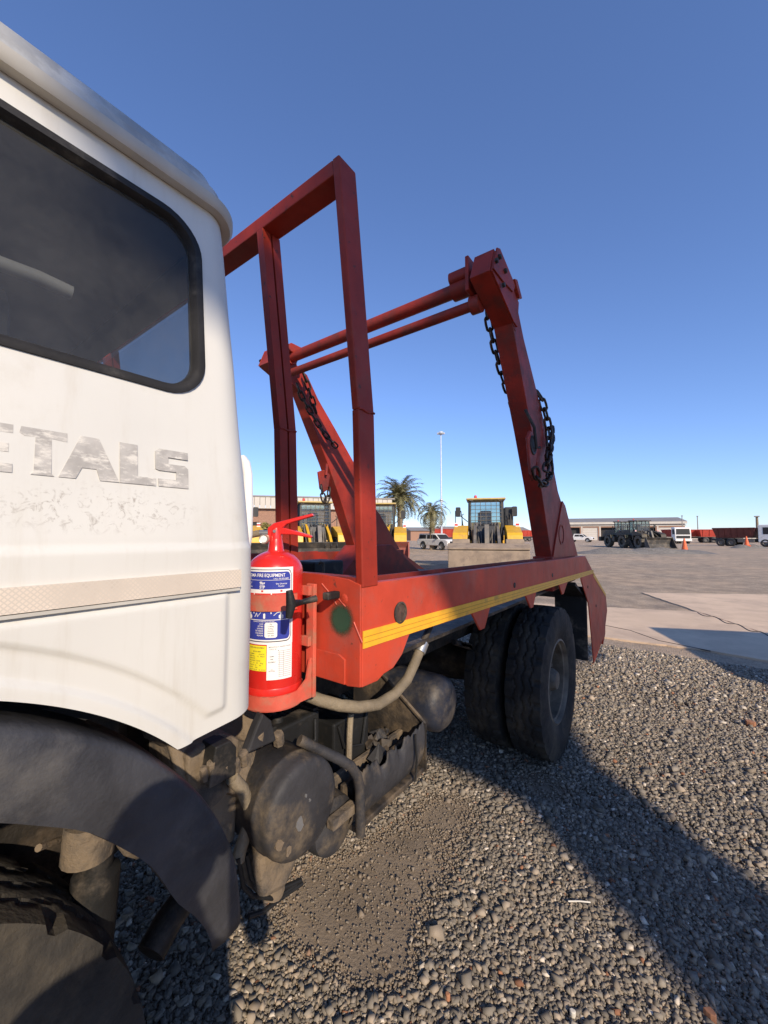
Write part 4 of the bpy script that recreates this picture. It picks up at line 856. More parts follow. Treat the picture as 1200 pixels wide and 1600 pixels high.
def text(body_, a, z, h, e, mt, align='CENTER', wid=None, bold=.0, name='label_text'):
    cu = bpy.data.curves.new('t', 'FONT'); cu.body = body_; cu.size = 1; cu.align_x = 'LEFT'; cu.offset = bold; cu.resolution_u = 2
    ob = bpy.data.objects.new('t', cu); sc.collection.objects.link(ob); dg = bpy.context.evaluated_depsgraph_get(); dg.update()
    me = bpy.data.meshes.new_from_object(ob.evaluated_get(dg)); bpy.data.objects.remove(ob); bpy.data.curves.remove(cu)
    v = np.array([q.co[:] for q in me.vertices]); x0, x1 = v[:, 0].min(), v[:, 0].max(); s = h / .73; w_ = (x1 - x0) * s
    fx = (wid / w_) if wid else 1; w_ *= fx; st = {'CENTER': -w_ / 2, 'LEFT': 0, 'RIGHT': -w_}[align]
    mb = MB(); k = ER * math.pi / 180
    mb.add([wrap(a + (st + (q[0] - x0) * s * fx) / k, z + q[1] * s, e) for q in v], [tuple(p.vertices) for p in me.polygons]); bpy.data.meshes.remove(me)
    return E_(mb, name, mt, body)
A0, A1 = -108, -1
lab = patch(A0, A1, 1.312, 1.534, .0006, 'lab_white', 'label')
patch(A0 + 2, A1 - 3.5, 1.319, 1.528, .0010, 'ink', r=.016); patch(A0 + 3, A1 - 5, 1.322, 1.5255, .0013, 'lab_white', r=.014); patch(A0 + 4, A1 - 7, 1.326, 1.521, .0016, 'lab_blue', r=.011)
patch(A0 + 4, A1 - 7, 1.40, 1.470, .0018, 'lab_white')
for a, b in ((A0 + 4, -82), (-80, -46), (-44, A1 - 7)):
    patch(a, b, 1.471, 1.4955, .0020, 'lab_blue'); patch(a, b, 1.452, 1.459, .0021, 'lab_red')
    patch((a + b) / 2 - 2, (a + b) / 2 + 2, 1.4625, 1.468, .0021, 'lab_red')
    patch(a, b, 1.384, 1.412, .0020, 'lab_blue')
patch(A0 + 4, A1 - 7, 1.4965, 1.4975, .0021, 'lab_white'); patch(A0 + 4, A1 - 7, 1.3815, 1.3835, .0021, 'lab_white')
text('LEDMA FIRE EQUIPMENT', -59, 1.5065, .0098, .0024, 'lab_white', wid=.118, bold=.016)
text('TEL/FAX', -101, 1.4995, .0038, .0024, 'lab_white', 'LEFT', .018, .01); text('CALL: 082 876 8888', -12, 1.4995, .0038, .0024, 'lab_white', 'RIGHT', .043, .01)
text('9kg', -63, 1.4845, .0088, .0025, 'lab_white', wid=.016, bold=.03); text('STP', -63, 1.473, .0088, .0025, 'lab_white', wid=.016, bold=.03)
text('Dry Chemical', -26, 1.4845, .0042, .0025, 'lab_white', wid=.031, bold=.012); text('Powder', -26, 1.4775, .0042, .0025, 'lab_white', wid=.017, bold=.012)
text('CLASS', -92, 1.488, .0036, .0025, 'lab_white', wid=.013, bold=.01); text('OF', -92, 1.4825, .0034, .0025, 'lab_white', bold=.01); text('ABC FIRES', -92, 1.476, .0038, .0025, 'lab_white', wid=.018, bold=.01)
text('TECHNICAL INFORMATION OF THIS UNIT', -60, 1.3765, .0034, .0024, 'lab_white', wid=.064, bold=.01)
for k, (t, w_) in enumerate((('CLASS', .012), ('NETT MASS', .017), ('GROSS MASS', .019), ('TEST PRESSURE', .025), ('WORK PRESSURE', .024), ('FIRE RATING', .019))):
    text(t, -59.5, 1.3695 - k * .0066, .0040, .0024, 'lab_white', 'RIGHT', w_, .014)
patch(-57, -33, 1.332, 1.3755, .0022, 'lab_white', r=.004)
for k, (t, w_) in enumerate((('9kg', .007), ('13.85kg', .016), ('9.00kg', .014), ('2500kPa', .018), ('1400kPa', .018), ('4A 40B', .017))):
    text(t, -45, 1.3695 - k * .0066, .0034, .0026, 'ink', 'CENTER', w_, .006)
patch(A0 + 2, -93, 1.315, 1.357, .0030, 'lab_white')
for k in range(4): text('2023', -99, 1.349 - k * .009, .0036, .0034, 'ink', wid=.011, bold=.006)
# pictograms: bottle with lever, hose pull, bottle with spray
for a, dz in ((-90, 0), (-26, .0)):
    patch(a - 4.5, a + 4.5, 1.385, 1.398, .0024, 'lab_white', r=.003); patch(a - 1.5, a + 1.5, 1.398, 1.403, .0024, 'lab_white'); patch(a - 5, a + 3, 1.4035, 1.405, .0024, 'lab_white')
patch(-60, -56, 1.386, 1.402, .0024, 'lab_white', r=.002)
E_(MB().tube([wrap(a, z, .003) for a, z in ((-78, 1.391), (-74, 1.402), (-72, 1.392), (-65, 1.404))], .001, 5), 'pictogram_line', 'lab_white', body)
E_(MB().tube([wrap(a, z, .003) for a, z in ((-40, 1.395), (-34, 1.403), (-28, 1.405))], .001, 5), 'pictogram_line', 'lab_white', body)
yl = patch(-93, -53, 1.237, 1.309, .0010, 'lab_yellow', 'service_sticker')
text('LEDMA FIRE EQUIPMENT', -73, 1.3015, .0036, .0016, 'ink', wid=.05, bold=.012); text('082 876 8888', -73, 1.2905, .0036, .0016, 'ink', wid=.026, bold=.006)
for k, t in enumerate(('NAME        DATE', 'SERIAL   12  2023', 'SERVICE', 'RECHARGED / TESTED', '09   12   24   9kg', 'TECH  41    06', 'SIGN     OK', 'NEXT DUE   06 2024')):
    text(t, -90.5, 1.2835 - k * .0063, .0034, .0016, 'ink', 'LEFT', (.05, .05, .02, .038, .046, .04, .03, .052)[k], .002)
wc = patch(-52, A1 - 1, 1.212, 1.313, .0013, 'lab_white', 'inspection_card')
text('MONTHLY INSPECTION', -27, 1.3035, .0036, .0018, 'ink', wid=.062, bold=.006); text('DATE  BY', -40, 1.2975, .003, .0018, 'ink', wid=.02)
for k, t in enumerate(('LEDMA', 'FIRE', 'EQUIPMENT')): text(t, -42, 1.277 - .008 * k, .0036, .0018, 'ink', wid=(.012, .008, .021)[k], bold=.008)
text('CALL', -42, 1.240, .003, .0018, 'ink', wid=.006); text('082 876 8888', -42, 1.236, .003, .0018, 'ink', wid=.017)
for k in range(14):
    z = 1.2925 - k * .0056
    patch(-28, -4.5, z, z + .0007, .0018, 'ink', 'card_line')
    text(str(k + 1), -30, z + .001, .0026, .0018, 'ink', wid=.002)
patch(-28.3, -27.9, 1.2195, 1.293, .0018, 'ink', 'card_line'); patch(-20.3, -19.9, 1.2195, 1.293, .0018, 'ink', 'card_line')
# ------------------------------------------------------------ chains
def link_mesh():
    mb = MB(); pth = []; L_, W_ = .046, .021
    for k in range(14):
        a = 2 * math.pi * k / 14; pth.append((W_ * math.cos(a), 0, (L_ - W_) * (1 if math.sin(a) > 0 else -1) * (1 if abs(math.sin(a)) > .05 else 0) + W_ * math.sin(a)))
    mb.tube(pth, .0088, 6, closed=True, up=(0, 1, 0)); o = mb.build('link', M['chain'], smooth=True); return o
LINK = link_mesh(); link_data = LINK.data; bpy.data.objects.remove(LINK)
def chain(pts, label, sag=0):
    pts = [np.array(p, float) for p in pts]
    fine = []
    for i in range(len(pts) - 1):
        p0, p1, p2, p3 = pts[max(0, i - 1)], pts[i], pts[i + 1], pts[min(len(pts) - 1, i + 2)]
        for t in np.linspace(0, 1, 40, endpoint=False):
            fine.append(.5 * (2 * p1 + (p2 - p0) * t + (2 * p0 - 5 * p1 + 4 * p2 - p3) * t * t + (3 * p1 - p0 - 3 * p2 + p3) * t ** 3))
    fine.append(pts[-1]); fine = np.array(fine); cs = np.concatenate([[0], np.cumsum(np.linalg.norm(np.diff(fine, axis=0), axis=1))])
    n = int(cs[-1] / .070); root = empty('lifting_chain', pts[0], 0, label, 'chain', 'lifting chains on the arms')
    for k in range(n):
        s = (k + .5) * cs[-1] / n; p = np.array([np.interp(s, cs, fine[:, i]) for i in range(3)]); q = np.array([np.interp(min(cs[-1], s + .02), cs, fine[:, i]) for i in range(3)]) - np.array([np.interp(max(0, s - .02), cs, fine[:, i]) for i in range(3)])
        d = Vector(q).normalized(); rot = d.to_track_quat('Z', 'X').to_matrix().to_4x4() @ Matrix.Rotation(math.radians((45 if k % 2 else 135) + random.uniform(-14, 14)), 4, 'Z')
        o = bpy.data.objects.new('link', link_data); sc.collection.objects.link(o); o.parent = root
        o.matrix_local = Matrix.Translation(Vector(p) - Vector(pts[0])) @ rot
    return root
PX = lambda x, y, X: P(x, y, X=X)
chain([PX(760, 478, -.975), PX(762, 495, -.975), PX(769, 528, -.97), PX(781, 573, -.965), PX(794, 613, -.96), PX(803, 640, -.955)], 'dark steel chain hanging inside the near arm from its top bar')
chain([PX(838, 612, -.815), PX(845, 622, -.79), PX(852, 645, -.775), PX(857, 668, -.765), PX(858, 690, -.76), PX(857, 712, -.755), PX(860, 735, -.75), PX(855, 750, -.745), PX(848, 757, -.745), PX(841, 748, -.745), PX(836, 732, -.748)], 'dark steel chain looped from the eye plate low on the near arm')
chain([PX(861, 668, -.79), PX(862, 690, -.765), PX(858, 712, -.74), PX(852, 735, -.735)], 'short doubled strand of chain on the rear edge of the near arm')
FX = mir(-.80) + .16
chain([PX(474, 583, FX + .02), PX(480, 600, FX + .02), PX(487, 622, FX + .01), PX(494, 645, FX)], 'dark steel chain hanging down the sky side of the far arm')
chain([PX(464, 600, FX + .04), PX(472, 620, FX + .04), PX(486, 645, FX + .04), PX(502, 670, FX + .04), PX(518, 690, FX + .04), PX(526, 698, FX + .03)], 'dark steel chain lying along the inner face of the far arm')
chain([PX(502, 758, FX - .005), PX(504, 772, FX - .005), PX(508, 784, FX - .005), PX(513, 775, FX - .005), PX(514, 762, FX - .008)], 'short chain end hanging from the hook plate of the far arm')
# ------------------------------------------------------------ litter on the gravel
for px_, py_, ln, mt, lab_, ct in ((905, 1411, .05, 'bone', 'thin white stick lying flat on the gravel', 'stick'), (895, 1582, .022, 'bone', 'small white paper scrap on the gravel', 'scrap'),
                          (1110, 1585, .035, 'terra', 'orange brick chip lying on the gravel', 'brick chip'), (1172, 1131, .07, 'terra', 'broken red brick piece on the open gravel', 'brick piece'), (700, 1555, .02, 'terra', 'small rust coloured stone on grey gravel', 'stone')):
    p = P(px_, py_, Z=.02); mb = MB(); n = 8
    if ct == 'stick': mb.tube([(p[0] - .8 * ln, p[1] - .5 * ln, .024), (p[0], p[1], .028), (p[0] + .8 * ln, p[1] + .55 * ln, .025)], .0035, 6)
    else: mb.prism([(ln * random.uniform(.35, .6) * math.cos(k * .785) + p[0], ln * random.uniform(.3, .5) * math.sin(k * .785) + p[1]) for k in range(8)], 2, .004, .02 + ln * .35)
    tag(mb.build(ct.replace(' ', '_'), M[mt], bev=.003), lab_, ct)
# ------------------------------------------------------------ wheel loaders (local: forward +Y, origin on the ground)
def loader(name, paint, bucket, bmat, label, group, glassm='mglass'):
    r = empty(name, (0, 0, 0), 0, label, 'wheel loader', group)
    B = lambda mb, n, m_, p=None, **k: mb.build(n, M[m_], p or r, **k)
    for x in (-1, 1):
        for y in (1.55, -1.55):
            c = (x * 1.08, y, .76)
            wh = B(MB().lathe([(.001, .16), (.14, .16), (.16, .10), (.34, .06), (.38, .24), (.41, .25), (.41, -.22), (.001, -.22)], c, (x, 0, 0), 22), 'wheel', paint, smooth=40)
            B(MB().lathe([(.40, -.26), (.55, -.31), (.70, -.30), (.755, -.25), (.76, -.1), (.76, .1), (.755, .25), (.70, .30), (.55, .31), (.40, .26)], c, (x, 0, 0), 60, mod=lambda j, k, h: -.045 if (2 <= j <= 7 and (k + (2 if h > 0 else 0)) % 4 < 2) else 0), 'tyre', 'mtyre', wh, smooth=30)
        # front fenders and steps
        B(MB().prism([(.60, 2.0), (1.0, 2.02), (1.7, 1.84), (2.25, 1.70), (2.34, 1.60), (2.42, 1.28), (2.32, 1.28), (2.22, 1.50), (.85, 1.50), (.72, 1.0), (.60, 1.0)], 0, x * .78, x * 1.38), 'fender', paint, bev=.02)
        B(MB().prism([(-2.3, 1.60), (-.8, 1.60), (-.7, 1.2), (-.78, 1.2), (-.88, 1.52), (-2.22, 1.52)], 0, x * .78, x * 1.38), 'fender', paint, bev=.02)
        B(MB().b(x * 1.02, x * 1.30, 1.9, 2.15, 1.582, 1.72), 'head_lamp', paint, bev=.03)
        B(MB().b(x * 1.04, x * 1.28, 2.152, 2.16, 1.60, 1.70), 'lamp_lens', 'lab_white')
        mk = B(MB().b(x * 1.22, x * 1.36, 1.15, 1.18, 1.782, 2.1), 'marker_board', 'lab_red')
        for k in range(3): B(MB().b(x * 1.21, x * 1.36, 1.182, 1.186, 1.83 + .13 * k, 1.88 + .13 * k), 'marker_stripe', 'lab_white', mk)
        for y, z0 in ((.30, 1.0), (.55, .7)): B(MB().b(x * .95, x * 1.25, y, y + .25, z0, z0 + .05), 'step', 'mach_black')
        B(MB().tube([(x * 1.05, .75, 1.5), (x * 1.05, .75, 2.5), (x * .98, .7, 2.55)], .022, 6), 'hand_rail', 'mach_black')
        arm_ = B(MB().prism([(.65, 2.05), (.95, 2.12), (2.0, 1.60), (2.95, .85), (3.0, .55), (2.75, .55), (1.9, 1.22), (.75, 1.78)], 0, x * .42, x * .54), 'lift_arm', 'mach_grey' if bucket == 'flat' else paint, bev=.01)
        B(MB().tube([(x * .48, .8, 1.15), (x * .48, 2.1, 1.32)], .06, 10), 'lift_cylinder', 'mach_black', smooth=40)
        B(MB().tube([(x * .80, .62, 2.2), (x * 1.22, .72, 2.55)], .02, 6), 'mirror_arm', 'mach_black')
        B(MB().prism(rrect(x * 1.22 - .11, x * 1.22 + .11, 2.42, 2.86, .05), 1, .70, .76), 'mirror', 'mach_black', bev=.01)
        B(MB().b(x * .55, x * .73, .52, .60, 3.15, 3.28), 'roof_lamp', 'lab_white', bev=.02)
    if bucket == 'flat':
        B(MB().b(-1.18, -.80, .1, .55, 2.0, 2.85), 'air_filter', 'mach_black', bev=.05); B(MB().tube([(.98, .6, 1.8), (1.1, .62, 2.7), (1.35, .62, 2.7), (1.35, .62, 1.8)], .018, 6), 'guard_rail', 'mach_black')
    for x in (-.62, -.45, -.1, .12, .4, .6): B(MB().tube([(x, .72, 1.85), (x * 1.05, 1.05, 2.12), (x * .95, 1.6, 1.45), (x, 2.3, 1.0)], .035, 6), 'hydraulic_line', 'mach_black' if x < .3 else 'mach_grey', smooth=40)
    B(MB().tube([(0, .9, 1.9), (0, 1.5, 1.95), (0, 2.1, 1.5)], .07, 10), 'tilt_cylinder', 'mach_black', smooth=40)
    B(MB().prism([(1.6, 1.2), (1.75, 2.0), (1.95, 2.05), (2.45, .75), (2.3, .7)], 0, -.09, .09), 'tilt_lever', 'mach_grey', bev=.01)
    B(MB().prism([(.55, .5), (2.5, .5), (2.45, .95), (1.6, 1.15), (1.3, 2.0), (.7, 2.1), (.55, 1.5)], 0, -.36, .36), 'front_frame', 'mach_black', bev=.02)
    for x in (-.30, -.2, .2, .3): B(MB().tube([(x, .62, 2.0), (x * 1.25, 1.0, 2.15), (x * 1.1, 1.7, 1.5), (x, 2.4, .95)], .022, 6), 'hydraulic_line', 'mach_grey', smooth=40)
    B(MB().b(-.6, .6, -3.2, .5, .62, 1.1), 'rear_frame', 'mach_black', bev=.03)
    hood = B(MB().prism([(-3.45, 1.1), (-.75, 1.1), (-.75, 2.22), (-2.9, 2.12), (-3.35, 1.95), (-3.5, 1.5)], 0, -.75, .75), 'hood', paint, bev=.06)
    B(MB().b(-1.3, 1.3, -3.65, -3.1, .75, 1.35), 'counterweight', paint, bev=.08)
    B(MB().tube([(.3, -1.9, 2.1), (.3, -1.9, 2.75)], .06, 10), 'exhaust_pipe', 'mach_black')
    cabn = B(MB().b(-.76, .76, -.85, .60, 1.35, 1.85), 'operator_cab', 'mach_black', bev=.05)
    for x in (-.74, .74):
        for y, yt in ((.62, .50), (-.1, -.1), (-.82, -.80)):
            B(MB().tube([(x, y, 1.8), (x * .97, yt, 3.18)], .055, 6), 'cab_pillar', 'mach_black', cabn)
    B(MB().prism([(-.95, 3.18), (.72, 3.18), (.78, 3.21), (.72, 3.27), (-.9, 3.32), (-.98, 3.26)], 0, -.86, .86), 'cab_roof', 'roof_cream' if paint == 'cat' else paint, cabn, bev=.03)
    B(MB().add([(-.70, .63, 1.86), (.70, .63, 1.86), (.68, .53, 3.14), (-.68, .53, 3.14)], [(0, 1, 2, 3)]), 'windscreen', glassm, cabn)
    for x in (-.745, .745): B(MB().add([(x, .60, 1.86), (x, -.80, 1.86), (x * .97, -.78, 3.14), (x * .97, .50, 3.14)], [(0, 1, 2, 3)]), 'side_pane', glassm, cabn)
    B(MB().add([(-.70, -.83, 1.86), (.70, -.83, 1.86), (.68, -.81, 3.14), (-.68, -.81, 3.14)], [(0, 1, 2, 3)]), 'rear_pane', glassm, cabn)
    B(MB().prism(rrect(-.28, .28, 1.9, 2.75, .12), 1, -.45, -.3), 'seat', 'mach_black', cabn, bev=.03)
    wg = MB()
    for k in range(7): x = -.69 + 1.38 * k / 6; wg.tube([(x, .70, 1.9), (x, .60, 3.12)], .011, 4)
    for k in range(8): z = 1.92 + 1.18 * k / 7; wg.tube([(-.70, .70 - .1 * k / 7, z), (.70, .70 - .1 * k / 7, z)], .011, 4)
    B(wg, 'window_guard', 'mach_grey', cabn)
    B(MB().lathe([(.001, .17), (.05, .16), (.07, .1), (.07, .03), (.09, .02), (.09, 0)], (.45, -.5, 3.34), (0, 0, 1), 12), 'beacon', 'lab_red', cabn, smooth=40)
    W = 1.46
    if bucket == 'flat':       # bucket rolled forward, its broad outer face towards the viewer
        bk = B(MB().prism([(2.95, .35), (3.15, .06), (3.75, .06), (3.90, .25), (3.90, 1.02), (3.62, 1.22), (3.15, 1.22), (2.95, .9)], 0, -W, W), 'bucket', bmat, bev=.03)
        B(MB().prism([(3.60, 1.222), (3.86, 1.07), (3.93, 1.07), (3.93, 1.13), (3.62, 1.29), (3.3, 1.29), (3.3, 1.222)], 0, -W - .02, W + .02), 'bucket_lip', bmat, bk, bev=.01)
        for x in (-1.0, 1.0): B(MB().prism([(2.9, 1.22), (3.4, 1.22), (3.3, 1.45), (3.0, 1.45)], 0, x - .33, x + .33), 'bucket_hump', bmat, bk, bev=.03)
    else:
        cpr = [(3.9, .08), (3.2, .08), (2.98, .25), (2.90, .6), (2.98, 1.05), (3.2, 1.3)]; th = [(y + (.06 if i > 1 else 0), z + (.05 if i < 3 else -.02)) for i, (y, z) in enumerate(cpr)]
        bk = B(MB().prism(cpr + th[::-1], 0, -W, W), 'bucket', bmat)
        for x in (-W, W): B(MB().prism([(3.9, .08), (3.2, .08), (2.98, .25), (2.90, .6), (2.98, 1.05), (3.2, 1.3), (3.35, 1.0), (3.75, .3)], 0, x - .03, x + .03), 'bucket_cheek', bmat, bk)
        for x in (-.6, -.35, -.1): B(MB().b(x, x + .05, 3.21, 3.23, 1.12, 1.24), 'spill_slot', 'dark', bk)
        B(MB().b(-W, W, 3.75, 3.98, .05, .085), 'cutting_edge', 'mach_grey', bk)
    return r
def face(o, px, d, toe=0, sc_=1):
    """stand o at column px, distance d, looking at the camera turned by toe degrees"""
    p = G(px, d); o.location = tuple(p); a = math.atan2(-p[1], -p[0]) - math.pi / 2; o.rotation_euler = (0, 0, a + math.radians(toe)); o.scale = (sc_,) * 3
gL = 'yellow wheel loaders parked in a row'
lc = loader('wheel_loader', 'cat', 'flat', 'bucket_tan', 'yellow wheel loader facing the truck, broad tan bucket lowered in front', gL); face(lc, 759, 18.4, 1)
lb = loader('wheel_loader', 'cat', 'open', 'bucket_red', 'yellow wheel loader with a rusty red bucket below the big palm', gL); face(lb, 594, 21.2, -3)
la = loader('wheel_loader', 'cat', 'open', 'bucket_dark', 'yellow wheel loader with dark bucket seen behind the far lifting arm', gL); face(la, 490, 20.2, 8)
ld = copy_tree(la); ld['label'] = 'yellow wheel loader half hidden by cab corner before the brick building'; face(ld, 352, 18.0, 4)
gD = 'dark wheel loaders by the stone heap'
da = loader('wheel_loader', 'cat_dark', 'open', 'bucket_dark', 'dark wheel loader with its wide black bucket towards the cones', gD); face(da, 1000, 47, 33)
db = copy_tree(da); db['label'] = 'dark wheel loader standing behind another, beside the garage doors'; face(db, 975, 51, 33)
# ------------------------------------------------------------ light vehicles
def pickup(label, group, canopy, scale=1):
    r = empty('pickup', (0, 0, 0), 0, label, 'pickup', group); B = lambda mb, n, m_, p=None, **k: mb.build(n, M[m_], p or r, **k)
    low = [(-2.55, .45), (2.45, .45), (2.55, .62), (2.5, .95), (2.2, 1.08), (1.15, 1.14), (-2.5, 1.12), (-2.58, .9)]
    b_ = B(MB().prism(low, 0, -.88, .88), 'body', 'plain_white', bev=.06)
    top = [(1.2, 1.10), (.55, 1.62), (.2, 1.72), (-1.0, 1.74), (-1.05 if not canopy else -2.3, 1.72), (-1.25 if not canopy else -2.5, 1.10)]
    B(MB().prism(top, 0, -.76, .76), 'cabin', 'plain_white', b_, bev=.05)
    for x in (-.765, .765):
        for (a0, a1, t0, t1) in ((.98, .05, .55, .05), (-.02, -.95, -.02, -.85)) + (((-1.1, -2.35, -1.1, -2.2),) if canopy else ()):
            B(MB().prism([(a0, 1.16), (a1, 1.16), (t1, 1.58), (t0, 1.58)], 0, x - .006, x + .006), 'side_window', 'dark', b_)
        for y in (1.6, -1.5):
            wh = B(MB().lathe([(.001, .12), (.2, .10), (.22, .13), (.24, .13), (.24, -.1)], (x * 1.06, y, .38), (x, 0, 0), 16), 'wheel', 'alu', smooth=40)
            B(MB().lathe([(.23, -.11), (.34, -.13), (.38, -.10), (.38, .10), (.34, .13), (.23, .12)], (x * 1.06, y, .38), (x, 0, 0), 24), 'tyre', 'mach_black', wh, smooth=40)
            B(MB().lathe([(.001, .002), (.46, .002), (.46, -.02)], (x * 1.155, y, .46), (x, 0, 0), 20), 'wheel_arch', 'dark', b_)
        B(MB().b(x * 1.0, x * 1.12, 2.42, 2.57, .78, .95), 'headlight', 'lab_white', b_, bev=.02)
        B(MB().b(x * 1.12, x * 1.34, .75, .9, 1.12, 1.28), 'mirror', 'dark', b_, bev=.02)
    B(MB().add([(-.7, 1.17, 1.14), (.7, 1.17, 1.14), (.66, .58, 1.61), (-.66, .58, 1.61)], [(0, 1, 2, 3)]), 'windscreen', 'dark', b_, solid=.01)
    B(MB().b(-.55, .55, 2.53, 2.575, .68, .92), 'grille', 'dark', b_)
    return r
suv = pickup('white double cab pickup with canopy parked beyond the loaders', None, True); face(suv, 684, 43, 40)
pu = pickup('small far white pickup parked by the workshop garage doors', None, False); face(pu, 906, 84, 75)
# ------------------------------------------------------------ tipper trucks and trailers
def far_wheel(B, r, x, y, R=.52):
    wh = B(MB().lathe([(.001, .06), (.2, .05), (.26, .14), (.28, .14), (.28, -.1)], (x, y, R), (x, 0, 0), 14), 'wheel', 'mach_grey', r, smooth=40)
    B(MB().lathe([(.27, -.15), (.45, -.16), (R, -.13), (R, .13), (.45, .16), (.27, .15)], (x, y, R), (x, 0, 0), 24), 'tyre', 'mach_black', wh, smooth=40)
def cab_front(B, r, y0, col='plain_white'):
    c_ = B(MB().prism([(y0, .6), (y0 + 1.7, .6), (y0 + 1.75, 1.5), (y0 + 1.6, 2.75), (y0 + 1.2, 2.9), (y0, 2.9)], 0, -1.2, 1.2), 'cab', col, bev=.08)
    B(MB().add([(-1.05, y0 + 1.765, 1.6), (1.05, y0 + 1.765, 1.6), (.98, y0 + 1.645, 2.6), (-.98, y0 + 1.645, 2.6)], [(0, 1, 2, 3)]), 'windscreen', 'dark', c_, solid=.01)
    for x in (-1.206, 1.206): B(MB().prism([(y0 + .5, 1.65), (y0 + 1.6, 1.65), (y0 + 1.48, 2.55), (y0 + .5, 2.55)], 0, x - .008, x + .008), 'side_window', 'dark', c_)
    B(MB().b(-1.0, 1.0, y0 + 1.74, y0 + 1.79, .95, 1.4), 'grille', 'dark', c_)
    B(MB().b(-1.22, 1.22, y0 + 1.6, y0 + 1.95, .45, .85), 'bumper', 'plain_white', c_, bev=.05)
    for x in (-.85, .85): B(MB().b(x - .2, x + .2, y0 + 1.93, y0 + 1.96, .55, .75), 'headlight', 'lab_white', c_)
    return c_
def bin_body(B, r, y0, y1, col, z0=1.15, z1=2.5):
    b_ = B(MB().add([(x * w_, y, z) for z, w_ in ((z0, .95), (z1, 1.25)) for x in (-1, 1) for y in ((y0 + .35, y1 - .45) if z == z0 else (y0, y1))], [(0, 1, 3, 2), (4, 6, 7, 5), (0, 4, 5, 1), (2, 3, 7, 6), (0, 2, 6, 4), (1, 5, 7, 3)]), 'load_bin', col, bev=.02)
    n = 6
    for x in (-1, 1):
        for k in range(n):
            y = y0 + .6 + (y1 - y0 - 1.2) * k / (n - 1)
            B(MB().add([(x * (.95 + q), y + d_, z0 + .02) for q in (.0, .07) for d_ in (-.05, .05)] + [(x * (1.25 + q), y + d_, z1 - .02) for q in (.0, .07) for d_ in (-.05, .05)], [(0, 1, 3, 2), (4, 6, 7, 5), (0, 4, 5, 1), (2, 3, 7, 6), (0, 2, 6, 4), (1, 5, 7, 3)]), 'bin_rib', col, b_)
        B(MB().b(x * 1.2, x * 1.32, y0, y1, z1, z1 + .1), 'bin_rim', col, b_)
    return b_
def trailer(label, group, L_=6.5, col='tipper_red'):
    r = empty('tipper_trailer', (0, 0, 0), 0, label, 'trailer', group); B = lambda mb, n, m_, p=None, **k: mb.build(n, M[m_], p or r, **k)
    B(MB().b(-.45, .45, -L_ / 2, L_ / 2 + .6, .85, 1.12), 'frame', 'mach_black', bev=.02); bin_body(B, r, -L_ / 2, L_ / 2, col)
    for x in (-1.05, 1.05):
        for y in (-L_ / 2 + 1.0, -L_ / 2 + 2.25): far_wheel(B, r, x, y)
        B(MB().b(x * .7 - .06, x * .7 + .06, L_ / 2 - .4, L_ / 2 - .25, .02, .9), 'landing_leg', 'mach_grey')
    return r
def tipper(label, col, group=None, binl=4.6):
    r = empty('tipper_truck', (0, 0, 0), 0, label, 'tipper truck', group); B = lambda mb, n, m_, p=None, **k: mb.build(n, M[m_], p or r, **k)
    B(MB().b(-.45, .45, -4.2, 2.4, .75, 1.05), 'chassis', 'mach_black', bev=.02); cab_front(B, r, 1.3); bin_body(B, r, 1.1 - binl - .2, 1.05, col, 1.15, 2.45)
    for x in (-1.05, 1.05):
        for y in (2.0, -1.6, -2.8): far_wheel(B, r, x, y)
        B(MB().b(x * .75, x * 1.15, -.9, .9, .55, 1.0), 'fuel_tank', 'mach_grey', bev=.05)
    return r
def yaw_to(o, px, d, deg):
    p = G(px, d); o.location = tuple(p); o.rotation_euler = (0, 0, math.radians(deg))
# heading measured from the camera's right axis: rotation that turns local +Y to the right is ang-90deg
rgt = math.degrees(ang) - 90
t1 = tipper('white cabbed tipper truck with maroon bin beside the second cone', 'tipper_dark'); yaw_to(t1, 1170, 54, rgt - 62)
t2 = tipper('white cabbed tipper with bright red bin behind the dark loaders', 'tipper_red'); yaw_to(t2, 1056, 72, rgt - 108)
ta = trailer('long red tipper trailer parked next to the chimney pole', 'red tipper trailers'); yaw_to(ta, 1120, 77, rgt - 20)
tb = copy_tree(ta); tb['label'] = 'red tipper trailer standing between the white cab and the longer trailer'; yaw_to(tb, 1080, 80, rgt - 20)
tcx = trailer('far red trailer glimpsed between the loader and near arm', 'red tipper trailers'); yaw_to(tcx, 826, 95, rgt + 25)
td = copy_tree(tcx); td['label'] = 'red trailer standing under the light mast beyond the pickup'; yaw_to(td, 701, 70, rgt - 5)
# ------------------------------------------------------------ cones
def cone(px, d, z, label):
    p = G(px, d); r = empty('traffic_cone', (p[0], p[1], z), 0, label, 'traffic cone', 'orange traffic cones in the yard')
    MB().lathe([(.001, 1.1), (.045, 1.1), (.055, 1.06), (.25, .05), (.25, .03)], (0, 0, 0), (0, 0, 1), 20).build('cone', M['orange'], r, smooth=50)
    MB().prism(rrect(-.32, .32, -.32, .32, .05), 2, -.12, .045).build('cone_base', M['orange'], r)
cone(1068, 35.5, .18, 'orange traffic cone standing on the long low stone heap')
cone(1165, 47, .32, 'orange traffic cone on the small heap before the tipper truck')
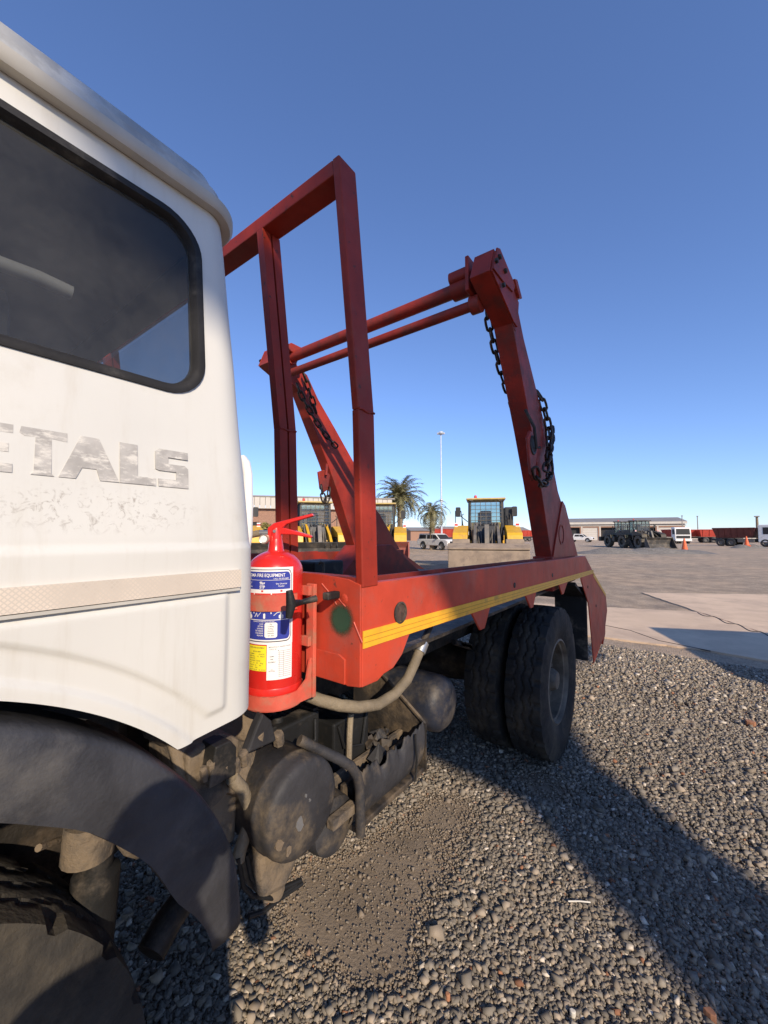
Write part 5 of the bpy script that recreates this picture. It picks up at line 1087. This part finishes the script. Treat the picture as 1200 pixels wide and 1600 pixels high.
# ------------------------------------------------------------ buildings
def local_frame(px0, d0, px1, d1):
    a, b = G(px0, d0), G(px1, d1); L_ = float(np.linalg.norm(b - a)); return a, math.atan2(b[1] - a[1], b[0] - a[0]), L_
def windowed_wall(B, r, L_, H_, wins, mtw, depth, name='wall', y=0.0):
    """wall slab along +x, thickness going +y, with real openings"""
    xs = [0] + sorted(sum([[w_[0], w_[1]] for w_ in wins], [])) + [L_]; k = 0
    for i in range(len(xs) - 1):
        w_ = next((q for q in wins if abs(q[0] - xs[i]) < 1e-6), None)
        if w_ is None: B(MB().b(xs[i], xs[i + 1], y, y + depth, 0, H_), name, mtw)
        else:
            if w_[2] > 0: B(MB().b(w_[0] + .002, w_[1] - .002, y, y + depth, 0, w_[2]), name, mtw)
            B(MB().b(w_[0] + .002, w_[1] - .002, y, y + depth, w_[3], H_), name, mtw)
a, rz, L_ = local_frame(300, 33, 612, 37)
bl = empty('brick_building', tuple(a), rz, 'low brick building with pale sheeted fascia behind the loaders', 'building')
B = lambda mb, n, m_, p=None, **k: mb.build(n, M[m_], p or bl, **k)
wins = [(x, x + 1.3, 1.1, 2.7) for x in np.arange(1.0, L_ - 2, 3.05)]
windowed_wall(B, bl, L_, 3.9, wins, 'brick', .3)
B(MB().b(0, L_, .301, 10, 0, 3.85), 'core', 'dark')
for w_ in wins:
    f_ = B(MB().b(w_[0], w_[1], .12, .15, w_[2], w_[3]), 'window', 'dark'); B(MB().b((w_[0] + w_[1]) / 2 - .03, (w_[0] + w_[1]) / 2 + .03, .09, .119, w_[2], w_[3]), 'mullion', 'plain_white', f_)
    B(MB().b(w_[0] - .1, w_[1] + .1, -.08, .1, w_[2] - .1, w_[2] - .003), 'sill', 'fascia', f_)
for k in range(int(L_ / .45)): B(MB().b(k * .45 + .01, k * .45 + .43, -.35 - (.02 if k % 2 else 0), -.30, 3.86, 4.85), 'fascia_sheet', 'fascia')
B(MB().b(-.2, L_ + .2, -.42, 10, 4.86, 4.98), 'roof', 'roofing')
B(MB().b(0, L_, -.30, .0, 3.86, 3.9), 'soffit', 'fascia')
a, rz, L_ = local_frame(862, 118, 1070, 106)
ws = empty('workshop', tuple(a), rz, 'long workshop with grey roof and row of tall garage doors', 'building')
B = lambda mb, n, m_, p=None, **k: mb.build(n, M[m_], p or ws, **k)
doors = [(x, x + 3.9, 0, 3.6) for x in np.arange(3.6, L_ - 5, 4.65)]
windowed_wall(B, ws, L_, 4.5, doors, 'brick', .4)
B(MB().b(0, L_, 1.2, 14, 0, 4.4), 'core', 'dark')
for k, d_ in enumerate(doors):
    for x in (d_[0] - .42, ): B(MB().b(x, x + .36, -.06, -.002, 0, 3.9), 'door_pier', 'fascia')
    if k % 2 == 1:
        dr = B(MB().b(d_[0], d_[1], .2, .26, 0, 3.6), 'garage_door', 'lab_white')
        for q in range(6): B(MB().b(d_[0] + .05, d_[1] - .05, .17, .199, .05 + .6 * q, .60 + .6 * q), 'door_panel', 'fascia', dr)
    else: B(MB().b(d_[0], d_[1], 1.0, 1.1, 0, 3.6), 'door_opening', 'dark')
B(MB().b(-.3, L_ + .3, -.12, -.002, 3.95, 4.3), 'lintel_band', 'fascia'); B(MB().b(-.4, L_ + .4, -.6, -.45, 4.5, 5.1), 'fascia_board', 'fascia')
B(MB().prism([(-.62, 5.1), (-.5, 5.22), (7, 6.5), (14.5, 5.2), (14.5, 5.0), (-.4, 5.0)], 0, -.4, L_ + .4), 'roof', 'roofing')
a, rz, L_ = local_frame(1070, 150, 1330, 140)
ws2 = empty('far_wall', tuple(a), rz, 'low far pale boundary wall beyond the red trailers', 'wall')
for k in range(12): MB().b(k * L_ / 12, (k + 1) * L_ / 12 - .15, 0, .25, 0, 2.9 + .1 * (k % 2)).build('wall_panel', M['fascia'], ws2)
a, rz, L_ = local_frame(640, 105, 830, 120)
ws3 = empty('far_shed', tuple(a), rz, 'low far sheds with tan roofs behind the palms', 'building')
for k in range(4):
    x0 = k * L_ / 4; MB().b(x0 + .3, x0 + L_ / 4 - .3, 0, 7, 0, 2.6).build('shed_wall', M['fascia' if k % 2 else 'brick'], ws3)
    MB().prism([(-.4, 2.6), (3.5, 3.6 + .3 * (k % 2)), (7.4, 2.6)], 0, x0 + .1, x0 + L_ / 4 - .1).build('shed_roof', M['roofing'], ws3)
# ------------------------------------------------------------ mast and poles
p = G(690, 58); ms = empty('light_mast', tuple(p), 0, 'tall slender pale floodlight mast rising behind the smaller palm', 'light mast')
MB().tube([(0, 0, 0), (0, 0, 8), (0, 0, 16.6)], [.14, .11, .07], 10).build('pole', M['mast'], ms, smooth=40)
hd = MB().lathe([(.001, .22), (.30, .20), (.36, .08), (.36, 0), (.001, 0)], (0, 0, 16.6), (0, 0, 1), 14).build('head_ring', M['mast'], ms, smooth=40)
for k in range(4): MB().box((.38 * math.cos(k * 1.57 + .5), .38 * math.sin(k * 1.57 + .5), 16.55), (.34, .34, .26)).build('flood_lamp', M['mast'], hd, bev=.03)
MB().lathe([(.24, 0), (.24, .5), (.17, .55)], (0, 0, 6.3), (0, 0, 1), 10).build('collar', M['mast'], ms)
for px_, d_, zt, rr_, lab_, nm in ((1183, 90, 5.6, .28, 'brown chimney pole above the tipper truck cab', 'chimney_pole'), (1090, 120, 7.0, .14, 'thin dark pole rising behind the red trailers', 'utility_pole'), (1066, 100, 6.2, .11, 'short lamp pole at the corner of the workshop roof', 'lamp_pole')):
    p = G(px_, d_); r = empty(nm, tuple(p), 0, lab_, 'pole'); MB().tube([(0, 0, 0), (0, 0, zt)], [rr_, rr_ * .8], 10).build('pole', M['roofing' if nm != 'chimney_pole' else 'trunk'], r, smooth=40)
    MB().box((0, 0, zt + .1), (rr_ * 3, rr_ * 3, .25)).build('pole_cap', M['roofing'], r)
# ------------------------------------------------------------ palms, shrub, shade tree
def palm(px, d, zc, R_, n, label, droop, seed):
    rd = random.Random(seed); p = G(px, d); r = empty('palm_tree', tuple(p), 0, label, 'palm', 'palms beyond the loaders')
    MB().lathe([(.34, 0)] + [(.26 + (.03 if k % 2 else 0), zc * (k + 1) / 18) for k in range(17)] + [(.34, zc - .2), (.15, zc + .2), (.001, zc + .25)], (0, 0, 0), (0, 0, 1), 12).build('trunk', M['trunk'], r, smooth=30)
    cr = MB()
    for k in range(n):
        az = k * 2.39996 + rd.uniform(-.2, .2); el = math.radians(82 - 112 * ((k + .5) / n) ** .8 + rd.uniform(-7, 7)); L_ = R_ * rd.uniform(.85, 1.1); q = np.array([0, 0, zc]); dirn = el; st = L_ / 12
        pts = [q.copy()]
        for i in range(12):
            q = q + st * np.array([math.cos(az) * math.cos(dirn), math.sin(az) * math.cos(dirn), math.sin(dirn)]); pts.append(q.copy()); dirn -= droop * (.4 + i / 12) * rd.uniform(.8, 1.2)
        cr.tube(pts, [.035 * (1 - i / 13.5) for i in range(13)], 4)
        sd = np.array([-math.sin(az), math.cos(az), 0])
        for i in range(1, 13):
            for h in (0, .5):
                b0 = pts[i] if h == 0 else (pts[i] + pts[i - 1]) / 2; t = pts[i] - pts[i - 1]; t = t / np.linalg.norm(t); ll = R_ * .27 * math.sin(min(1, (i + h) / 4) * 1.57) * (1.05 - .5 * i / 12)
                for s in (-1, 1):
                    dv = t * .65 + sd * s * .75 + np.array([0, 0, rd.uniform(-.35, .25)]); dv /= np.linalg.norm(dv); wv = t * .034 * R_ / 2
                    tip = b0 + dv * ll + np.array([0, 0, -.12 * ll]); cr.add([b0 - wv, b0 + wv, tip], [(0, 1, 2)])
    cr.build('crown', M['frond'], r)
palm(625, 40, 5.4, 2.9, 84, 'tall full crowned palm rising behind the loader with red bucket', .13, 3)
palm(675, 43, 4.05, 2.35, 40, 'smaller drooping palm beside the floodlight mast', .24, 5)
def leafy(name, base, trunk_r, trunk_pts, blobs, nleaf, ls, mt, label, cat, seed):
    r = empty(name, base, 0, label, cat); rd = np.random.default_rng(seed); n = len(trunk_pts)
    if trunk_r: MB().tube(trunk_pts, [trunk_r * (1 - .35 * i / (n - 1)) for i in range(n)], 12).build('trunk', M['trunk'], r, smooth=40)
    cr = MB(); wts = np.array([b[3] * b[4] for b in blobs]); wts = wts / wts.sum()
    for b, wt in zip(blobs, wts):
        for k in range(int(nleaf * wt)):
            d_ = rd.normal(0, 1, 3); d_ /= np.linalg.norm(d_); rr_ = rd.uniform(.25, 1) ** .4; c_ = np.array(b[:3]) + d_ * rr_ * np.array([b[3], b[3], b[4]])
            u = rd.normal(0, 1, 3); u /= np.linalg.norm(u); v = np.cross(u, rd.normal(0, 1, 3)); v /= np.linalg.norm(v); s = ls * rd.uniform(.6, 1.3)
            cr.add([c_ - u * s, c_ + v * s * .5, c_ + u * s, c_ - v * s * .5], [(0, 1, 2, 3)])
        if trunk_r: cr.tube([trunk_pts[-2], np.array(b[:3])], [trunk_r * .3, .03], 5)
    cr.build('crown', M[mt], r); return r
b0 = G(412, 31.5)
leafy('shrub', tuple(b0), 0, [(0, 0, 0)] * 3, [(0, 0, 1.0, 1.0, 1.0), (.6, .2, 1.6, .8, .8), (-.5, .3, .8, .8, .8), (.3, -.2, 2.0, .6, .6)], 2600, .11, 'shrub', 'yellowish bush growing against the brick building wall', 'bush', 4)
# tall tree standing behind the photographer: its trunk throws the long shade band, its crown shades the arms
U_ = np.array([SUND.x, SUND.y]); U_ /= np.linalg.norm(U_); Nn = np.array([U_[1], -U_[0]]); Nn = Nn if Nn[1] > 0 else -Nn
def tree_at(n_, D): return Nn * n_ - U_ * D
tb_ = tree_at(1.70, 10.0); tn = lambda n_, D, z: (*(tree_at(n_, D) - tb_), z)
leafy('shade_tree', (tb_[0], tb_[1], 0), .50, [tn(1.72, 10, -.1), tn(1.70, 10, 3), tn(1.74, 10, 5.2), tn(2.0, 10, 6.6), tn(2.3, 10, 7.6)],
      [tn(n_, D, z)[:3] + (rx, rz) for n_, D, z, rx, rz in ((1.62, 10, 8.05, .5, .5), (1.68, 10, 9.75, .5, .5), (2.0, 10, 8.9, .75, .75), (2.5, 9.9, 8.35, .85, .9), (3.05, 10.1, 8.65, .95, .95), (3.7, 10, 8.85, .95, .95), (2.45, 10, 9.5, .7, .6), (4.3, 10.1, 8.75, .7, .8), (2.3, 10, 7.7, .5, .5), (-.02, 10, 8.62, .33, .30), (.42, 10.1, 8.55, .42, .40), (.95, 10, 8.5, .5, .45), (1.35, 10, 8.3, .5, .5))],
      12500, .15, 'leaf', 'tall tree with thick trunk standing behind the photographer', 'tree', 8)
# ------------------------------------------------------------ container beside the slab (out of frame, throws the sharp cornered shade)
cc = np.array([-.554, 8.38]) - U_ * (2.59 / math.tan(math.radians(29.22)))
e1 = np.array([.915, .403]); e2 = np.array([e1[1], -e1[0]])
ct = empty('shipping_container', (cc[0], cc[1], 0), math.atan2(e1[1], e1[0]), 'rusty red shipping container standing on the concrete slab', 'container')
# local: x along e1 (6.06 m), y towards -e2 side (2.44 m deep)
def corr(L_, fx):
    mb = MB(); n = int(L_ / .07); 
    def fn(i, j): return fx(L_ * i / n, (0, .035, .035, 0)[i % 4], (.15, 2.45)[j])
    return mb.grid(n + 1, 2, fn)
KB = lambda mb, n, m_: mb.build(n, M[m_], ct)
KB(corr(5.9, lambda s, d_, z: (.08 + s, -.03 - d_, z)), 'corrugated_wall', 'tipper_red'); KB(corr(5.9, lambda s, d_, z: (.08 + s, -2.41 + d_, z)), 'corrugated_wall', 'tipper_red')
KB(corr(2.3, lambda s, d_, z: (.03 + d_, -.07 - s, z)), 'end_wall', 'tipper_red'); KB(corr(2.3, lambda s, d_, z: (6.03 - d_, -.07 - s, z)), 'end_wall', 'tipper_red')
KB(MB().b(.02, 6.04, -2.42, -.02, 2.53, 2.57), 'roof', 'tipper_red')
for x in (0, 5.94):
    for y in (0, -2.32): KB(MB().b(x, x + .12, y - .12, y, 0, 2.59), 'corner_post', 'tipper_dark')
for z0, z1 in ((.022, .16), (2.44, 2.59)):
    for y in (0, -2.38): KB(MB().b(.121, 5.939, y - .06, y, z0, z1), 'side_rail', 'tipper_dark')
    for x in (0, 6.0): KB(MB().b(x, x + .06, -2.319, -.121, z0, z1), 'end_rail', 'tipper_dark')
# ------------------------------------------------------------ photographer behind the camera (throws the figure shadow on mudguard and wheel)
BK = -_fh; RR = RT
def W3(r, b, z): return tuple(RR * r + BK * b + np.array([0, 0, z]))
pb = W3(.01, .36, 0)
per = empty('person', (pb[0], pb[1], 0), 0, 'person in navy shirt and dark trousers holding up a phone', 'person')
def skin(name, verts, edges, rad, mt, root, parent=per, sub=2):
    me = bpy.data.meshes.new(name); me.from_pydata([tuple(np.array(v) - np.array([pb[0], pb[1], 0])) for v in verts], edges, []); me.materials.append(M[mt])
    o = bpy.data.objects.new(name, me); sc.collection.objects.link(o); o.parent = parent
    bm_ = o.modifiers.new('skin', 'SKIN'); 
    if not me.skin_vertices: me.skin_vertices.new()
    for i, r in enumerate(rad):
        sv = me.skin_vertices[0].data[i]; sv.radius = r if isinstance(r, tuple) else (r, r); sv.use_root = (i == root)
    s = o.modifiers.new('sub', 'SUBSURF'); s.levels = sub; s.render_levels = sub; bm_.use_smooth_shade = True
    return o
c0, cb = .01, .36
hand_r, hand_l = W3(.055, .055, 1.575), W3(-.075, .05, 1.56)
V = [W3(c0, cb, .98), W3(c0, cb + .01, 1.14), W3(c0, cb, 1.30), W3(c0, cb, 1.43), W3(c0, cb - .01, 1.53), W3(c0, cb - .03, 1.64),
     W3(c0 + .19, cb, 1.44), W3(c0 + .25, cb - .06, 1.20), W3(.10, .14, 1.40), hand_r,
     W3(c0 - .19, cb, 1.44), W3(c0 - .25, cb - .06, 1.20), W3(-.11, .14, 1.39), hand_l,
     W3(c0 + .10, cb, .90), W3(c0 + .12, cb - .01, .50), W3(c0 + .13, cb + .02, .09), W3(c0 + .15, cb - .15, .04),
     W3(c0 - .10, cb, .90), W3(c0 - .12, cb - .01, .50), W3(c0 - .13, cb + .02, .09), W3(c0 - .15, cb - .15, .04)]
Ed = [(0, 1), (1, 2), (2, 3), (3, 4), (4, 5), (3, 6), (6, 7), (7, 8), (8, 9), (3, 10), (10, 11), (11, 12), (12, 13), (0, 14), (14, 15), (15, 16), (16, 17), (0, 18), (18, 19), (19, 20), (20, 21)]
rad = [(.16, .12), (.15, .11), (.17, .12), (.14, .10), (.058, .058), (.085, .10), .068, .052, .042, .032, .068, .052, .042, .032, .095, .068, .05, .042, .095, .068, .05, .042]
body_p = skin('body', V, Ed, rad, 'shirt', 0)
# head, hair, fingers, trousers
hc = np.array(W3(c0, cb - .04, 1.685)) - np.array([pb[0], pb[1], 0])
mb = MB()
def hd_(i, j):
    th, ph_ = math.pi * i / 20, 2 * math.pi * j / 28; d_ = np.array([math.sin(th) * math.cos(ph_), math.sin(th) * math.sin(ph_), math.cos(th)])
    f_ = d_ @ (-BK); r_ = d_ @ RR; z = d_[2]
    s = 1 + (.10 * max(0, f_) ** 14 * (1 if -.3 < z < .1 else .2)) - .05 * (max(0, f_) ** 6) * (1 if .02 < z < .35 and abs(r_) > .12 else 0) - .12 * max(0, -z) * abs(r_)
    return hc + RR * r_ * .076 * s + (-BK) * f_ * .096 * s + np.array([0, 0, z * .118])
mb.grid(21, 28, hd_, wrap=True); mb.build('head', M['skin'], per, smooth=True)
mb = MB()
def hr_(i, j):
    th, ph_ = (.60 * math.pi) * i / 12, 2 * math.pi * j / 28; d_ = np.array([math.sin(th) * math.cos(ph_), math.sin(th) * math.sin(ph_), math.cos(th)]); f_ = d_ @ (-BK)
    k = 1.07 + .01 * math.sin(j * 5) if not (f_ > .35 and d_[2] < .55) else .9
    return hc + RR * (d_ @ RR) * .078 * k + (-BK) * f_ * .098 * k + np.array([0, 0, d_[2] * .122 * (1.04 if k > 1 else .9)])
mb.grid(13, 28, hr_, wrap=True); mb.build('hair', M['hair'], per, smooth=True)
for s in (-1, 1):
    e = hc + RR * .033 * s - BK * .088 + np.array([0, 0, .012]); MB().lathe([(.001, .012), (.008, .009), (.011, 0), (.001, -.01)], e, -BK, 10).build('eye', M['lab_white'], per, smooth=True)
    er = hc + RR * .078 * s; MB().lathe([(.001, .012), (.018, .010), (.026, .004), (.02, -.006)], er, RR * s, 12).build('ear', M['skin'], per, smooth=True)
MB().tube([hc + RR * a - BK * .093 + np.array([0, 0, -.055]) for a in (-.022, 0, .022)], .005, 6).build('mouth', M['lab_red'], per, smooth=True)
phc = np.array(W3(-.022, .028, 1.585))
for hnd, s in ((np.array(hand_r), 1), (np.array(hand_l), -1)):
    for k in range(4):
        z = (.03, .008, -.014, -.034)[k]; L_ = (.9, 1, .95, .8)[k]
        q = [hnd + np.array([0, 0, z]), hnd + np.array([0, 0, z + .004]) - BK * .03 - RR * s * .006, hnd + np.array([0, 0, z]) - BK * .038 * 1.0 - RR * s * (.03 * L_), hnd + np.array([0, 0, z - .004]) - BK * .022 - RR * s * (.05 * L_)]
        skin('finger', q, [(0, 1), (1, 2), (2, 3)], [.0095, .009, .0085, .0075], 'skin', 0, sub=1)
    skin('thumb', [hnd + np.array([0, 0, -.02]), hnd - RR * s * .02 + BK * .012 + np.array([0, 0, .0]), hnd - RR * s * .045 + BK * .006 + np.array([0, 0, .02])], [(0, 1), (1, 2)], [.012, .0105, .0085], 'skin', 0, sub=1)
V2 = [W3(c0, cb, 1.0), W3(c0 + .095, cb, .90), W3(c0 + .12, cb - .01, .50), W3(c0 + .13, cb + .02, .12), W3(c0 - .095, cb, .90), W3(c0 - .12, cb - .01, .50), W3(c0 - .13, cb + .02, .12)]
skin('trousers', V2, [(0, 1), (1, 2), (2, 3), (0, 4), (4, 5), (5, 6)], [(.18, .14), .11, .082, .075, .11, .082, .075], 'trouser', 0)
for s in (-1, 1): MB().prism([(0, 0), (.1, 0), (.1, .02)], 2, 0, .01) and MB().tube([np.array(W3(c0 + s * .13, cb + .08, .05)) - np.array([pb[0], pb[1], 0]), np.array(W3(c0 + s * .14, cb - .05, .055)) - np.array([pb[0], pb[1], 0]), np.array(W3(c0 + s * .15, cb - .20, .035)) - np.array([pb[0], pb[1], 0])], [.045, .05, .035], 12).build('shoe', M['dark'], per, smooth=True)
# phone in the hands, the lens of the picture
ph = empty('phone', tuple(phc), 0, 'dark smartphone held upright in both hands', 'phone')
Rm = Matrix(((RT[0], BK[0], 0), (RT[1], BK[1], 0), (0, 0, 1)))
bx = MB().prism(rrect(-.037, .037, -.076, .076, .012), 1, -.004, .004); bx.v = [tuple(Rm @ Vector(v)) for v in bx.v]; pc = bx.build('phone_case', M['dark'], ph)
